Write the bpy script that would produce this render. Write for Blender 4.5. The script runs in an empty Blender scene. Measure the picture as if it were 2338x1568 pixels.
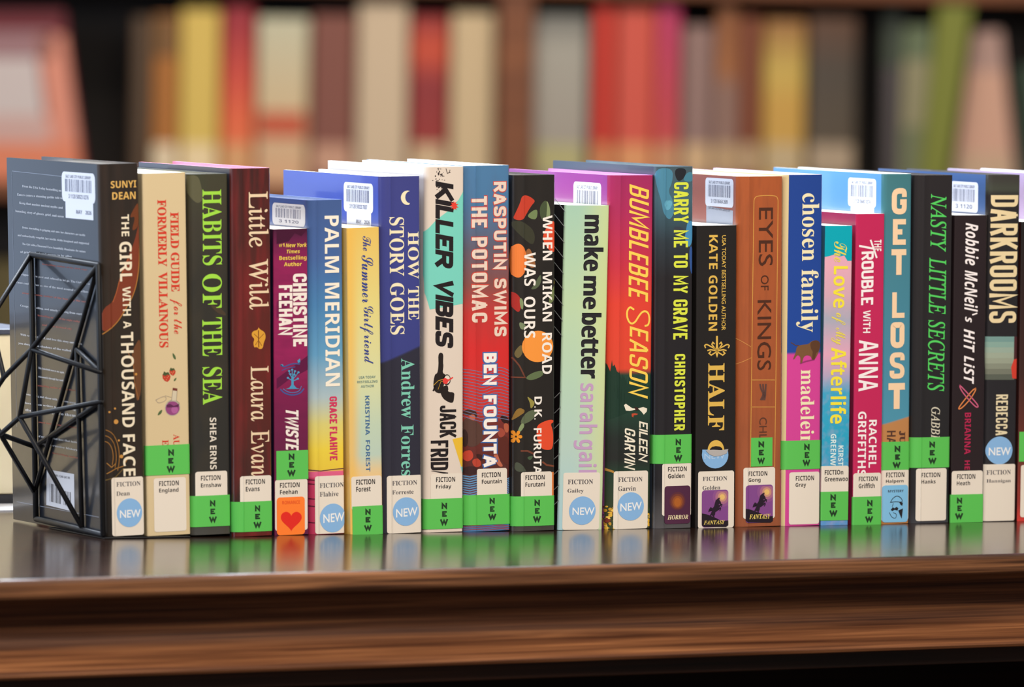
import bpy, bmesh, math, random
from mathutils import Vector, Matrix
random.seed(7)
S = bpy.context.scene
COL = S.collection
PI = math.pi
IMW, IMH = 2338, 1568

# ------------------------------------------------------------------ camera
# metres; books stand along +X with their spines facing -Y; z = 0 is the wooden top they stand on
FPX = 16580.0
ROW = -0.0448
YAW, PITCH, ROLL = 0.4969 + ROW, 0.0477, 0.0165
_c, _s = math.cos(-ROW), math.sin(-ROW)
CAM = Vector((_c * -2.00857 - _s * -4.26256, _s * -2.00857 + _c * -4.26256, 0.35394))
fwd = Vector((math.sin(YAW) * math.cos(PITCH), math.cos(YAW) * math.cos(PITCH), -math.sin(PITCH)))
rt = Vector((math.cos(YAW), -math.sin(YAW), 0))
up = rt.cross(fwd)
cr, sr = math.cos(ROLL), math.sin(ROLL)
rt, up = cr * rt + sr * up, -sr * rt + cr * up
cam = bpy.data.cameras.new('camera')
cam_ob = bpy.data.objects.new('camera', cam)
COL.objects.link(cam_ob)
M3 = Matrix((rt, up, -fwd)).transposed()
cam_ob.matrix_world = Matrix.Translation(CAM) @ M3.to_4x4()
cam.sensor_width = 36
cam.lens = FPX / IMW * 36
cam.clip_end = 100
cam.dof.use_dof = True
cam.dof.focus_distance = (Vector((0.29, 0.0, 0.12)) - CAM).dot(fwd)
cam.dof.aperture_fstop = 9.0
S.camera = cam_ob

def ray(x, y):
    return (fwd * FPX + rt * (x - IMW / 2) - up * (y - IMH / 2)).normalized()

def hit(x, y, p, n):
    """the point of the plane (p, n) that the photograph shows at pixel x, y"""
    d = ray(x, y)
    n = Vector(n)
    return CAM + d * ((Vector(p) - CAM).dot(n) / d.dot(n))

# ------------------------------------------------------------------ world, lights, exposure
S.view_settings.view_transform = 'Standard'
S.view_settings.look = 'None'
S.view_settings.gamma = 1
S.view_settings.use_curve_mapping = False
S.view_settings.exposure = 0.0
S.cycles.use_denoising = True
S.cycles.max_bounces = 4
S.cycles.diffuse_bounces = 2
S.cycles.glossy_bounces = 3
S.cycles.caustics_reflective = False
S.cycles.caustics_refractive = False
world = bpy.data.worlds.new('world')
S.world = world
world.use_nodes = True
world.node_tree.nodes['Background'].inputs[0].default_value = (0.62, 0.58, 0.55, 1)
world.node_tree.nodes['Background'].inputs[1].default_value = 0.28

def area(name, loc, target, sx, sy, power, color):
    l = bpy.data.lights.new(name, 'AREA')
    l.shape = 'RECTANGLE'
    l.size, l.size_y, l.energy, l.color = sx, sy, power, color
    o = bpy.data.objects.new(name, l)
    COL.objects.link(o)
    o.location = loc
    o.rotation_euler = (Vector(target) - Vector(loc)).to_track_quat('-Z', 'Y').to_euler()
    return o

FLOOR_Z = -1.07
area('ceiling_panel_light', (0.0, -2.2, 2.0), (0.3, 0, 0.1), 2.4, 1.4, 124, (1.0, 0.92, 0.83))
area('skylight', (0.3, 1.3, 1.95), (0.25, 0.1, 0.2), 2.2, 1.4, 260, (0.78, 0.87, 1.0))
area('tall_window_daylight', (-2.8, 4.2, 0.55), (0.2, 0.0, 0.3), 4.2, 3.1, 46, (0.55, 0.72, 1.0))
area('left_fill_light', (-3.0, 0.5, 1.1), (0.2, 0.0, 0.15), 2.4, 1.5, 100, (0.70, 0.82, 1.0))  # unseen cool fill, added to brighten the books' left covers without mirroring in them
area('bookcase_ceiling_light', (2.8, 5.2, 1.9), (3.2, 6.6, 0.0), 3.8, 0.8, 78, (1.0, 0.90, 0.77))

# ------------------------------------------------------------------ materials
def lin(c):
    return tuple(((v / 255) / 12.92 if v / 255 <= 0.04045 else ((v / 255 + 0.055) / 1.055) ** 2.4) for v in c) + (1,)

MATS = {}
def mat(c, rough=0.32, coat=0.0, metal=0.0):
    k = (tuple(c), rough, coat, metal)
    if k not in MATS:
        m = bpy.data.materials.new('paint_%d_%d_%d' % tuple(c))
        m.use_nodes = True
        b = m.node_tree.nodes['Principled BSDF']
        b.inputs['Base Color'].default_value = lin(c)
        b.inputs['Roughness'].default_value = rough
        b.inputs['Coat Weight'].default_value = coat
        b.inputs['Coat Roughness'].default_value = 0.08
        b.inputs['Metallic'].default_value = metal
        MATS[k] = m
    return MATS[k]

def nodes_mat(name, rough=0.3, coat=0.0):
    m = bpy.data.materials.new(name)
    m.use_nodes = True
    nt = m.node_tree
    b = nt.nodes['Principled BSDF']
    b.inputs['Roughness'].default_value = rough
    b.inputs['Coat Weight'].default_value = coat
    b.inputs['Coat Roughness'].default_value = 0.08
    return m, nt, b

def ramp_node(nt, stops, interp='LINEAR'):
    r = nt.nodes.new('ShaderNodeValToRGB')
    r.color_ramp.interpolation = interp
    e = r.color_ramp.elements
    while len(e) < len(stops):
        e.new(0.5)
    for i, (p, c) in enumerate(stops):
        e[i].position = p
        e[i].color = lin(c)
    return r

def cover_mat(name, stops, H, mottle=0.0, mcol=(0, 0, 0), mscale=(60, 60, 25), rough=0.3, coat=0.6, tilt=0.0, W=0.03, xmix=None):
    """printed cover: colours run down the spine (stops: 0 = foot, 1 = head), with an optional mottled print"""
    m, nt, b = nodes_mat(name, rough, coat)
    tc = nt.nodes.new('ShaderNodeTexCoord')
    sep = nt.nodes.new('ShaderNodeSeparateXYZ')
    nt.links.new(tc.outputs['Object'], sep.inputs[0])
    ma = nt.nodes.new('ShaderNodeMath'); ma.operation = 'MULTIPLY_ADD'
    nt.links.new(sep.outputs['X'], ma.inputs[0])
    ma.inputs[1].default_value = tilt
    nt.links.new(sep.outputs['Z'], ma.inputs[2])
    di = nt.nodes.new('ShaderNodeMath'); di.operation = 'DIVIDE'
    nt.links.new(ma.outputs[0], di.inputs[0]); di.inputs[1].default_value = H
    r = ramp_node(nt, stops)
    nt.links.new(di.outputs[0], r.inputs[0])
    out = r.outputs[0]
    if xmix:
        xc, xa, xb, f = xmix
        mr = nt.nodes.new('ShaderNodeMapRange'); mr.interpolation_type = 'SMOOTHSTEP'
        nt.links.new(sep.outputs['X'], mr.inputs[0])
        for i, v in ((1, xa * W), (2, xb * W), (3, 0.0), (4, f)): mr.inputs[i].default_value = v
        mx = nt.nodes.new('ShaderNodeMix'); mx.data_type = 'RGBA'
        nt.links.new(mr.outputs[0], mx.inputs[0]); nt.links.new(out, mx.inputs[6]); mx.inputs[7].default_value = lin(xc)
        out = mx.outputs[2]
    if mottle > 0:
        mp = nt.nodes.new('ShaderNodeMapping'); mp.inputs['Scale'].default_value = mscale
        nt.links.new(tc.outputs['Object'], mp.inputs[0])
        nz = nt.nodes.new('ShaderNodeTexNoise'); nz.inputs['Scale'].default_value = 1.0; nz.inputs['Detail'].default_value = 4
        nt.links.new(mp.outputs[0], nz.inputs['Vector'])
        mr = nt.nodes.new('ShaderNodeMapRange')
        mr.inputs[1].default_value = 0.45; mr.inputs[2].default_value = 0.7; mr.inputs[4].default_value = mottle
        nt.links.new(nz.outputs[0], mr.inputs[0])
        mx = nt.nodes.new('ShaderNodeMix'); mx.data_type = 'RGBA'
        nt.links.new(mr.outputs[0], mx.inputs[0]); nt.links.new(out, mx.inputs[6]); mx.inputs[7].default_value = lin(mcol)
        out = mx.outputs[2]
    nt.links.new(out, b.inputs['Base Color'])
    return m

def wood_mat(name, dark, light, scale=(3.0, 60.0, 60.0), rough=0.3, coat=0.0, lo=0.35, hi=0.7, spec=0.5):
    m, nt, b = nodes_mat(name, rough, coat)
    b.inputs['Specular IOR Level'].default_value = spec
    tc = nt.nodes.new('ShaderNodeTexCoord')
    mp = nt.nodes.new('ShaderNodeMapping'); mp.inputs['Scale'].default_value = scale
    nt.links.new(tc.outputs['Object'], mp.inputs[0])
    n1 = nt.nodes.new('ShaderNodeTexNoise'); n1.inputs['Scale'].default_value = 1.0; n1.inputs['Detail'].default_value = 6; n1.inputs['Distortion'].default_value = 0.6
    nt.links.new(mp.outputs[0], n1.inputs['Vector'])
    mp2 = nt.nodes.new('ShaderNodeMapping'); mp2.inputs['Scale'].default_value = tuple(v * f for v, f in zip(scale, (2.2, 5, 5)))
    nt.links.new(tc.outputs['Object'], mp2.inputs[0])
    n2 = nt.nodes.new('ShaderNodeTexNoise'); n2.inputs['Scale'].default_value = 1.0; n2.inputs['Detail'].default_value = 4
    nt.links.new(mp2.outputs[0], n2.inputs['Vector'])
    mx = nt.nodes.new('ShaderNodeMath'); mx.operation = 'MULTIPLY_ADD'; mx.inputs[1].default_value = 0.35
    nt.links.new(n2.outputs[0], mx.inputs[0])
    m2 = nt.nodes.new('ShaderNodeMath'); m2.operation = 'MULTIPLY'; m2.inputs[1].default_value = 0.65
    nt.links.new(n1.outputs[0], m2.inputs[0]); nt.links.new(m2.outputs[0], mx.inputs[2])
    r = ramp_node(nt, [(lo, dark), ((lo + hi) / 2, tuple((a + c) // 2 for a, c in zip(dark, light))), (hi, light)])
    nt.links.new(mx.outputs[0], r.inputs[0])
    nt.links.new(r.outputs[0], b.inputs['Base Color'])
    return m

def page_mat(axis='X'):
    k = ('pages', axis)
    if k not in MATS:
        m, nt, b = nodes_mat('page_edges', 0.8)
        tc = nt.nodes.new('ShaderNodeTexCoord')
        mp = nt.nodes.new('ShaderNodeMapping'); mp.inputs['Scale'].default_value = (2200, 3, 3)
        nt.links.new(tc.outputs['Object'], mp.inputs[0])
        nz = nt.nodes.new('ShaderNodeTexNoise'); nz.inputs['Scale'].default_value = 1.0
        nt.links.new(mp.outputs[0], nz.inputs['Vector'])
        r = ramp_node(nt, [(0.3, (214, 204, 186)), (0.7, (246, 241, 230))])
        nt.links.new(nz.outputs[0], r.inputs[0]); nt.links.new(r.outputs[0], b.inputs['Base Color'])
        MATS[k] = m
    return MATS[k]

# ------------------------------------------------------------------ mesh helpers
def link_mesh(name, me, parent=None):
    o = bpy.data.objects.new(name, me)
    COL.objects.link(o)
    if parent: o.parent = parent
    return o

class MB:
    """vertices, faces and materials collected into one mesh object"""
    def __init__(self):
        self.v, self.f, self.m, self.mats = [], [], [], []
    def mi(self, m):
        if m not in self.mats: self.mats.append(m)
        return self.mats.index(m)
    def add(self, vs, fs, m):
        b = len(self.v); i = self.mi(m)
        self.v += [tuple(p) for p in vs]
        for f in fs:
            self.f.append([b + k for k in f]); self.m.append(i)
    def box(self, x0, x1, y0, y1, z0, z1, m):
        self.add([(x, y, z) for x in (x0, x1) for y in (y0, y1) for z in (z0, z1)],
                 [(0, 1, 3, 2), (4, 6, 7, 5), (0, 4, 5, 1), (2, 3, 7, 6), (0, 2, 6, 4), (1, 5, 7, 3)], m)
    def prism(self, prof, z0, z1, m):
        """outline in x, y (counter-clockwise) extruded along z"""
        n = len(prof)
        self.add([(x, y, z0) for x, y in prof] + [(x, y, z1) for x, y in prof],
                 [(i, (i + 1) % n, n + (i + 1) % n, n + i) for i in range(n)] + [list(range(n))[::-1], list(range(n, 2 * n))], m)
    def rod(self, a, b, r, m, n=10):
        a, b = Vector(a), Vector(b)
        d = (b - a).normalized()
        e = d.orthogonal().normalized(); g = d.cross(e)
        ring = [(math.cos(2 * PI * k / n), math.sin(2 * PI * k / n)) for k in range(n)]
        vs = [p + (e * c + g * s) * r * q for p, q in ((a - d * r * 0.6, 0.55), (a, 1), (b, 1), (b + d * r * 0.6, 0.55)) for c, s in ring]
        fs = [(j * n + i, j * n + (i + 1) % n, (j + 1) * n + (i + 1) % n, (j + 1) * n + i) for j in range(3) for i in range(n)]
        self.add(vs, fs + [list(range(n))[::-1], list(range(3 * n, 4 * n))], m)
    def build(self, name, parent=None, bevel=0.0, smooth=None, seg=2):
        me = bpy.data.meshes.new(name)
        me.from_pydata(self.v, [], self.f)
        for m in self.mats: me.materials.append(m)
        me.polygons.foreach_set('material_index', self.m)
        if smooth: me.polygons.foreach_set('use_smooth', [True] * len(self.f))
        me.update()
        bm = bmesh.new(); bm.from_mesh(me)
        bmesh.ops.recalc_face_normals(bm, faces=bm.faces)
        if smooth:
            for e in bm.edges:
                if len(e.link_faces) == 2 and e.calc_face_angle(0) > math.radians(smooth): e.smooth = False
        bm.to_mesh(me); bm.free()
        o = link_mesh(name, me, parent)
        if bevel:
            md = o.modifiers.new('bevel', 'BEVEL'); md.width = bevel; md.segments = seg; md.limit_method = 'ANGLE'; md.angle_limit = math.radians(50)
        return o

def thing(name, label, cat, loc=(0, 0, 0), rot=(0, 0, 0), group=None):
    o = bpy.data.objects.new(name, None)
    COL.objects.link(o)
    o.empty_display_size = 0.02
    o.location = loc; o.rotation_euler = rot
    o['label'] = label; o['category'] = cat
    if group: o['group'] = group
    return o

def tag(o, label, cat, group=None):
    o['label'] = label; o['category'] = cat
    if group: o['group'] = group
    return o

def struct(o):
    o['kind'] = 'structure'
    return o

# ------------------------------------------------------------------ flat print: lettering, stickers, artwork in 2-D (metres)
def rr(x0, y0, x1, y1, r=0.0, n=4):
    if r <= 0: return [(x0, y0), (x1, y0), (x1, y1), (x0, y1)]
    p = []
    for cx, cy, a in ((x1 - r, y0 + r, -90), (x1 - r, y1 - r, 0), (x0 + r, y1 - r, 90), (x0 + r, y0 + r, 180)):
        p += [(cx + r * math.cos(math.radians(a + 90 * k / n)), cy + r * math.sin(math.radians(a + 90 * k / n))) for k in range(n + 1)]
    return p

def ell(cx, cy, rx, ry, n=32):
    return [(cx + rx * math.cos(2 * PI * k / n), cy + ry * math.sin(2 * PI * k / n)) for k in range(n)]

BASES = {'serif': 0x1D400, 'ital': 0x1D434, 'serifit': 0x1D468, 'script': 0x1D4D0, 'sansb': 0x1D5D4, 'sansi': 0x1D608, 'sansbi': 0x1D63C, 'mono': 0x1D670, 'light': 0x1D434}
def fancy(s, base):
    r = ''
    for ch in s:
        if 'A' <= ch <= 'Z': r += chr(base + ord(ch) - 65)
        elif 'a' <= ch <= 'z': r += '\u210e' if base == 0x1D434 and ch == 'h' else chr(base + 26 + ord(ch) - 97)
        elif base == 0x1D5D4 and ch.isdigit(): r += chr(0x1D7EC + int(ch))
        else: r += ch
    return r

TXT = {}
def text_tris(s, font='sans', bold=0.0, shear=0.0, space=1.0):
    k = (s, font, bold, shear, space)
    if k in TXT: return TXT[k]
    c = bpy.data.curves.new('lettering', 'FONT')
    c.body = fancy(s, BASES[font]) if font in BASES else s
    c.size = 1; c.offset = bold; c.space_character = space; c.resolution_u = 3
    sh = shear - 0.27 if font == 'light' else shear
    o = bpy.data.objects.new('lettering', c)
    me = bpy.data.meshes.new_from_object(o)
    me.calc_loop_triangles()
    vs = [(v.co.x + sh * v.co.y, v.co.y) for v in me.vertices]
    ts = [tuple(t.vertices) for t in me.loop_triangles]
    bpy.data.objects.remove(o); bpy.data.curves.remove(c); bpy.data.meshes.remove(me)
    us = [vs[i] for t in ts for i in t] or [(0, 0), (1, 1)]
    x0, x1 = min(p[0] for p in us), max(p[0] for p in us)
    y0, y1 = min(p[1] for p in us), max(p[1] for p in us)
    TXT[k] = ([((x - x0) / (x1 - x0), (y - y0) / (y1 - y0)) for x, y in vs], ts)
    return TXT[k]

# condensed block capitals drawn as strokes; a third value marks a rounded corner
GLY = {
 'A': (1.05, [[(0, 0), (.4, 1)], [(.6, 1), (1, 0)], [(.35, 1), (.65, 1)], [(.16, .27), (.84, .27)]]),
 'B': (1, [[(0, 0), (0, 1)], [(0, 1), (.95, 1, 1), (.95, .53, 1), (0, .53)], [(0, .53), (1, .53, 1), (1, 0, 1), (0, 0)]]),
 'C': (1, [[(1, .68), (1, 1, 1), (0, 1, 1), (0, 0, 1), (1, 0, 1), (1, .32)]]),
 'D': (1, [[(0, 0), (0, 1)], [(0, 1), (1, 1, 1), (1, 0, 1), (0, 0)]]),
 'E': (.88, [[(1, 1), (0, 1), (0, 0), (1, 0)], [(0, .5), (.85, .5)]]),
 'F': (.86, [[(1, 1), (0, 1), (0, 0)], [(0, .5), (.85, .5)]]),
 'G': (1, [[(1, .7), (1, 1, 1), (0, 1, 1), (0, 0, 1), (1, 0, 1), (1, .46), (.58, .46)]]),
 'H': (1, [[(0, 0), (0, 1)], [(1, 0), (1, 1)], [(0, .5), (1, .5)]]),
 'I': (0, [[(.5, 0), (.5, 1)]]),
 'J': (.9, [[(1, 1), (1, 0, 1), (0, 0, 1), (0, .3)]]),
 'K': (1, [[(0, 0), (0, 1)], [(1, 1), (.08, .42)], [(.36, .58), (1, 0)]]),
 'L': (.82, [[(0, 1), (0, 0), (1, 0)]]),
 'M': (1.35, [[(0, 0), (0, 1), (.5, .2), (1, 1), (1, 0)]]),
 'N': (1.05, [[(0, 0), (0, 1), (1, 0), (1, 1)]]),
 'O': (1, [[(.5, 1), (0, 1, 1), (0, 0, 1), (1, 0, 1), (1, 1, 1), (.5, 1)]]),
 'P': (1, [[(0, 0), (0, 1)], [(0, 1), (1, 1, 1), (1, .45, 1), (0, .45)]]),
 'R': (1, [[(0, 0), (0, 1)], [(0, 1), (1, 1, 1), (1, .48, 1), (0, .48)], [(.5, .48), (1, 0)]]),
 'S': (1, [[(1, .74), (1, 1, 1), (0, 1, 1), (0, .56, 1), (1, .44, 1), (1, 0, 1), (0, 0, 1), (0, .26)]]),
 'T': (.92, [[(0, 1), (1, 1)], [(.5, 1), (.5, 0)]]),
 'U': (1, [[(0, 1), (0, 0, 1), (1, 0, 1), (1, 1)]]),
 'V': (1, [[(0, 1), (.5, 0), (1, 1)]]),
 'W': (1.45, [[(0, 1), (.25, 0), (.5, .85), (.75, 0), (1, 1)]]),
 'Y': (1, [[(0, 1), (.5, .45), (1, 1)], [(.5, .45), (.5, 0)]]),
}
def rounded(pts, r):
    out = []
    for i, p in enumerate(pts):
        q = Vector(p[:2])
        if len(p) > 2 and 0 < i < len(pts) - 1:
            a, b = Vector(pts[i - 1][:2]), Vector(pts[i + 1][:2])
            ra = min(r, (a - q).length * 0.48, (b - q).length * 0.48)
            s, e = q + (a - q).normalized() * ra, q + (b - q).normalized() * ra
            for k in range(5):
                t = k / 4
                out.append(s * (1 - t) ** 2 + q * 2 * t * (1 - t) + e * t * t)
        else:
            out.append(q)
    return out

def stroke(pts, w, cap=0.5):
    """a polyline thickened to width w, as quads with mitred joints"""
    p = [Vector(q[:2]) for q in pts]
    p = [q for i, q in enumerate(p) if i == 0 or (q - p[i - 1]).length > 1e-6]
    c0, c1 = cap if isinstance(cap, tuple) else (cap, cap)
    p[0] = p[0] + (p[0] - p[1]).normalized() * w * c0
    p[-1] = p[-1] + (p[-1] - p[-2]).normalized() * w * c1
    L, R = [], []
    for i in range(len(p)):
        d0 = (p[i] - p[i - 1]).normalized() if i else (p[1] - p[0]).normalized()
        d1 = (p[i + 1] - p[i]).normalized() if i < len(p) - 1 else d0
        t = d0 + d1
        t = t.normalized() if t.length > 1e-4 else d0
        n = Vector((-t.y, t.x))
        k = w / 2 / max(0.45, abs(n.dot(Vector((-d0.y, d0.x)))))
        L.append(p[i] + n * k); R.append(p[i] - n * k)
    vs = [tuple(q) for q in L + R]
    n = len(p)
    return vs, [(i, i + 1, n + i + 1, n + i) for i in range(n - 1)]

def block_text(s, L, H, w, gap, slant=0.0, r=None, word=0.5):
    """block capitals filling L x H"""
    r = w * 0.9 if r is None else r
    tot = sum(GLY[c][0] for c in s if c != ' ')
    nI = s.count('I'); ns = s.count(' ')
    nl = len(s) - ns
    gaps = gap * (len(s) - 1 - ns)
    a = (L - slant * H - gaps - nI * w) / (tot + ns * word)
    if w > .36 * a:
        g0 = gap / w
        w = .36 * (L - slant * H) / (tot + ns * word + .36 * (nI + g0 * (len(s) - 1 - ns)))
        gap = g0 * w
        a = (L - slant * H - gap * (len(s) - 1 - ns) - nI * w) / (tot + ns * word)
        r = min(r, w)
    x, out = 0.0, []
    for c in s:
        if c == ' ':
            x += a * word
            continue
        adv, pl = GLY[c]
        wd = w if c == 'I' else a * adv
        for poly in pl:
            q = [(w / 2 + p[0] * max(0, wd - w), w / 2 + p[1] * (H - w)) + tuple(p[2:]) for p in poly]
            edge = lambda p: .5 if p[0] in (0, 1) and p[1] in (0, 1) or c == 'T' or (p[1] in (0, 1) and c in 'IVWY') else .2 if c in 'KXR' else 0
            v2, f2 = stroke(rounded(q, r), w, (edge(poly[0]), edge(poly[-1])))
            out.append(([(x + px + slant * py, py) for px, py in v2], f2))
        x += wd + gap
    return out

def chaikin(pts, n=2, closed=True):
    for _ in range(n):
        q = []
        m = len(pts)
        for i in range(m if closed else m - 1):
            a, b = pts[i], pts[(i + 1) % m]
            q += [(a[0] * .75 + b[0] * .25, a[1] * .75 + b[1] * .25), (a[0] * .25 + b[0] * .75, a[1] * .25 + b[1] * .75)]
        pts = q if closed else [pts[0]] + q + [pts[-1]]
    return pts

class Print:
    """flat print laid on a face of a book; placed in face coordinates (u across, v up, metres)"""
    def __init__(self, frame):
        self.fr = frame
        self.items = []            # (verts2d, faces, material, lift)
    def raw(self, vs, fs, m, lift):
        self.items.append((list(vs), list(fs), m, lift))
    def poly(self, pts, m, lift):
        self.raw(pts, [tuple(range(len(pts)))], m, lift)
    def build(self, name, parent, breaks, surf):
        out = MB()
        for vs, fs, m, lift in self.items:
            bm = bmesh.new()
            bv = [bm.verts.new((x, y, 0)) for x, y in vs]
            for f in fs:
                if len(set(f)) >= 3:
                    try: bm.faces.new([bv[i] for i in f])
                    except ValueError: pass
            bmesh.ops.triangulate(bm, faces=[f for f in bm.faces if len(f.verts) > 3])
            xs = [v.co.x for v in bm.verts]
            if xs:
                for b in breaks:
                    if min(xs) < b < max(xs):
                        bmesh.ops.bisect_plane(bm, geom=bm.verts[:] + bm.edges[:] + bm.faces[:], dist=1e-7, plane_co=(b, 0, 0), plane_no=(1, 0, 0))
            bm.verts.index_update()
            out.add([surf(v.co.x, v.co.y, lift) for v in bm.verts], [[v.index for v in f.verts] for f in bm.faces], m)
            bm.free()
        me = bpy.data.meshes.new(name)
        me.from_pydata(out.v, [], out.f)
        for m in out.mats: me.materials.append(m)
        me.polygons.foreach_set('material_index', out.m)
        me.update()
        return link_mesh(name, me, parent)
# ------------------------------------------------------------------ photograph measurements: crops of the photo used while measuring
TILE = {'A': 0, 'C': 300, 'E': 600, 'G': 860, 'I': 1140, 'K': 1440, 'M': 1740, 'O': 1998}
def px(t, x, y):
    if t == '': return x, y
    return TILE[t.upper()] + x / 3.409, (340 if t.isupper() else 800) + y / 3.409

GREEN, LABEL, INK, SKYB = (86, 188, 80), (226, 216, 202), (44, 40, 42), (132, 178, 224)
LOG = []
BOOKS = []
PREV = [None]

class Book:
    def __init__(self, bl, br, tl, tr, label, cover, D=0.155, hard=True, left=None, edge=None, z0=0.0, r=None, y=None, coat=0.5, name='book'):
        self.D = D
        g = hit((bl[0] + br[0]) / 2, (bl[1] + br[1]) / 2, (0, 0, z0), (0, 0, 1))
        self.Y = Y = (-.0285 + max(-.004, min(.004, .45 * (g.y + .0285)))) if y is None else y
        q = [hit(p[0], p[1], (0, Y, 0), (0, 1, 0)) for p in (bl, br, tl, tr)]
        lean = (math.atan2(q[2].x - q[0].x, q[2].z - q[0].z) + math.atan2(q[3].x - q[1].x, q[3].z - q[1].z)) / 2
        self.W = W = ((q[1].x - q[0].x) + (q[3].x - q[2].x)) / 2 * math.cos(lean)
        self.H = H = ((q[2].z + q[3].z) / 2 - z0) / math.cos(lean)
        mid = (q[0].x + q[1].x) / 2
        x0 = mid - W / 2
        if PREV[0] is not None and hard is not None:
            pb = PREV[0]
            gap_b = x0 - (pb.x0 + pb.W)
            h = min(H, pb.H)
            gap_t = gap_b + h * (math.tan(lean) - math.tan(pb.lean))
            LOG.append('gap %.1f %.1f mm' % (gap_b * 1e3, gap_t * 1e3))
            push = max(0, 0.0005 - gap_b, 0.0005 - gap_t)
            if push > 0:
                W -= push; x0 += push; self.W = W
        self.x0, self.lean = x0, lean
        self.hard = hard
        self.t = 0.0026 if hard else 0.0005
        self.r = (0.0038 if hard else 0.0007) if r is None else r
        self.rr = min(self.r, 0.0016)
        self.bulge = 0.0007 if hard else 0.0001
        lift = z0 + (W * math.sin(lean) if lean > 0 else 0.0)
        self.e = thing(name, label, 'book', (x0, Y, lift + 0.00005), (0, lean, 0), 'library books in the row on the wooden top')
        self.Mw = Matrix.Translation((x0, Y, lift)) @ Matrix.Rotation(lean, 4, 'Y')
        self.Mi = self.Mw.inverted()
        LOG.append('%-34s W %.1f H %.1f Y %.1f lean %.2f' % (label[:34], W * 1e3, H * 1e3, Y * 1e3, math.degrees(lean)))
        # outline of the cover
        n = 7
        r = self.r
        q2 = self.rr
        ry = r if r < .0045 else .0042
        if r >= .0045: r = self.r = .22 * W
        arc = lambda r, ry: [(r - r * math.cos(PI / 2 * k / n), ry - ry * math.sin(PI / 2 * k / n)) for k in range(n + 1)]
        flat = [W * k / 8 for k in range(1, 8) if r < W * k / 8 < W - q2]
        ridge = [(r + .0004, -.0004), (r + .0009, -.0002), (r + .0012, 0.0)] if r > .0046 else []
        flat = [x for x in flat if x > r + .0014 or not ridge]
        fr = arc(r, ry) + ridge + [(x, 0.0) for x in flat] + [(W - a, b) for a, b in arc(q2, q2)[::-1]]
        fr = [(x, yy + self.bulge * ((2 * x / W - 1) ** 2)) for x, yy in fr]
        self.front = fr
        t, ts = self.t, self.t + (0.0012 if hard else 0) + self.bulge
        prof = [(0, D)] + fr + [(W, D), (W - t, D), (W - t, ts), (t, ts), (t, D)]
        cm = cover if not isinstance(cover, tuple) else mat(cover, 0.3, coat)
        lm = mat(left, 0.3, coat) if left else cm
        em = mat(edge, 0.5, 0.3) if edge else cm
        mb = MB()
        N = len(prof)
        vs = [(x, yy, 0) for x, yy in prof] + [(x, yy, H) for x, yy in prof]
        quad = lambda i: (i, (i + 1) % N, N + (i + 1) % N, N + i)
        nf = len(fr)
        mb.add(vs, [quad(0)], lm)
        b0 = len(mb.v)
        mi_c, mi_e = mb.mi(cm), mb.mi(em)
        for i in range(1, N):
            mb.f.append(list(quad(i))); mb.m.append(mi_c if i <= nf else mi_e)
        mb.f.append(list(range(N))[::-1]); mb.m.append(mi_c)
        mb.f.append(list(range(N, 2 * N))); mb.m.append(mi_e)
        mb.build('cover', self.e, smooth=40)
        pb = MB()
        if hard: pb.box(t + .0003, W - t - .0003, ts + .0006, D - 0.004, 0.003, H - 0.0032, page_mat())
        else: pb.box(t + .0001, W - t - .0001, ts + .0001, D - 0.0003, 0.0002, H - 0.0002, page_mat())
        pb.build('page_block', self.e)
        self.parts = {}
        self.tone = []
        self.lparts = {}
        PREV[0] = self
        BOOKS.append(self)
    # --- pixel -> face coordinates
    def uv(self, p):
        o = self.Mw @ Vector((0, 0, 0)); nn = self.Mw.to_3x3() @ Vector((0, 1, 0))
        q = self.Mi @ hit(p[0], p[1], o, nn)
        return q.x, q.z
    def luv(self, p):
        o = self.Mw @ Vector((0, 0, 0)); nn = self.Mw.to_3x3() @ Vector((1, 0, 0))
        q = self.Mi @ hit(p[0], p[1], o, nn)
        return self.D - q.y, q.z
    def P(self, part):
        return self.parts.setdefault(part, Print(self))
    def L(self, part):
        return self.lparts.setdefault(part, Print(self))
    def surf(self, u, v, lift):
        W = self.W; f = self.front
        lift *= .45
        e = 1e-7
        if u < e: return (-lift, f[0][1] - min(u, 0), v)
        if u > W - e: return (W + lift, f[-1][1] + max(0, u - W), v)
        for (xa, ya), (xb, yb) in zip(f, f[1:]):
            if xa - e <= u <= xb + e and xb > xa:
                k = (u - xa) / (xb - xa)
                nx = 0.0
                if u < self.r: nx = -(1 - u / self.r)
                if u > W - self.rr: nx = 1 - (W - u) / self.rr
                return (u + nx * lift, ya + (yb - ya) * k - lift, v)
        return (u, -lift, v)
    def box(self, t, x0, x1, y0, y1):
        """pixel box -> (u0, u1, v_top, v_bottom) on the spine, measured along its middle lines"""
        a, b = px(t, x0, y0), px(t, x1, y1)
        xm, ym = (a[0] + b[0]) / 2, (a[1] + b[1]) / 2
        return self.uv((a[0], ym))[0], self.uv((b[0], ym))[0], self.uv((xm, a[1]))[1], self.uv((xm, b[1]))[1]
    # --- lettering
    def stack(self, part, ch, t, x0, x1, y0, y1, c, s, r=.4, lift=.0003):
        """one upright block letter in a pixel box"""
        u0, u1, v0, v1 = self.box(t, x0, x1, y0, y1)
        w = u1 - u0
        for k, (vs, fs) in enumerate(block_text(ch, w, v0 - v1, w * s, 0, 0, r=w * r)):
            self.P(part).raw([(u0 + x, v1 + y) for x, y in vs], fs, mat(c), lift + k * 1.2e-5)
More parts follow.
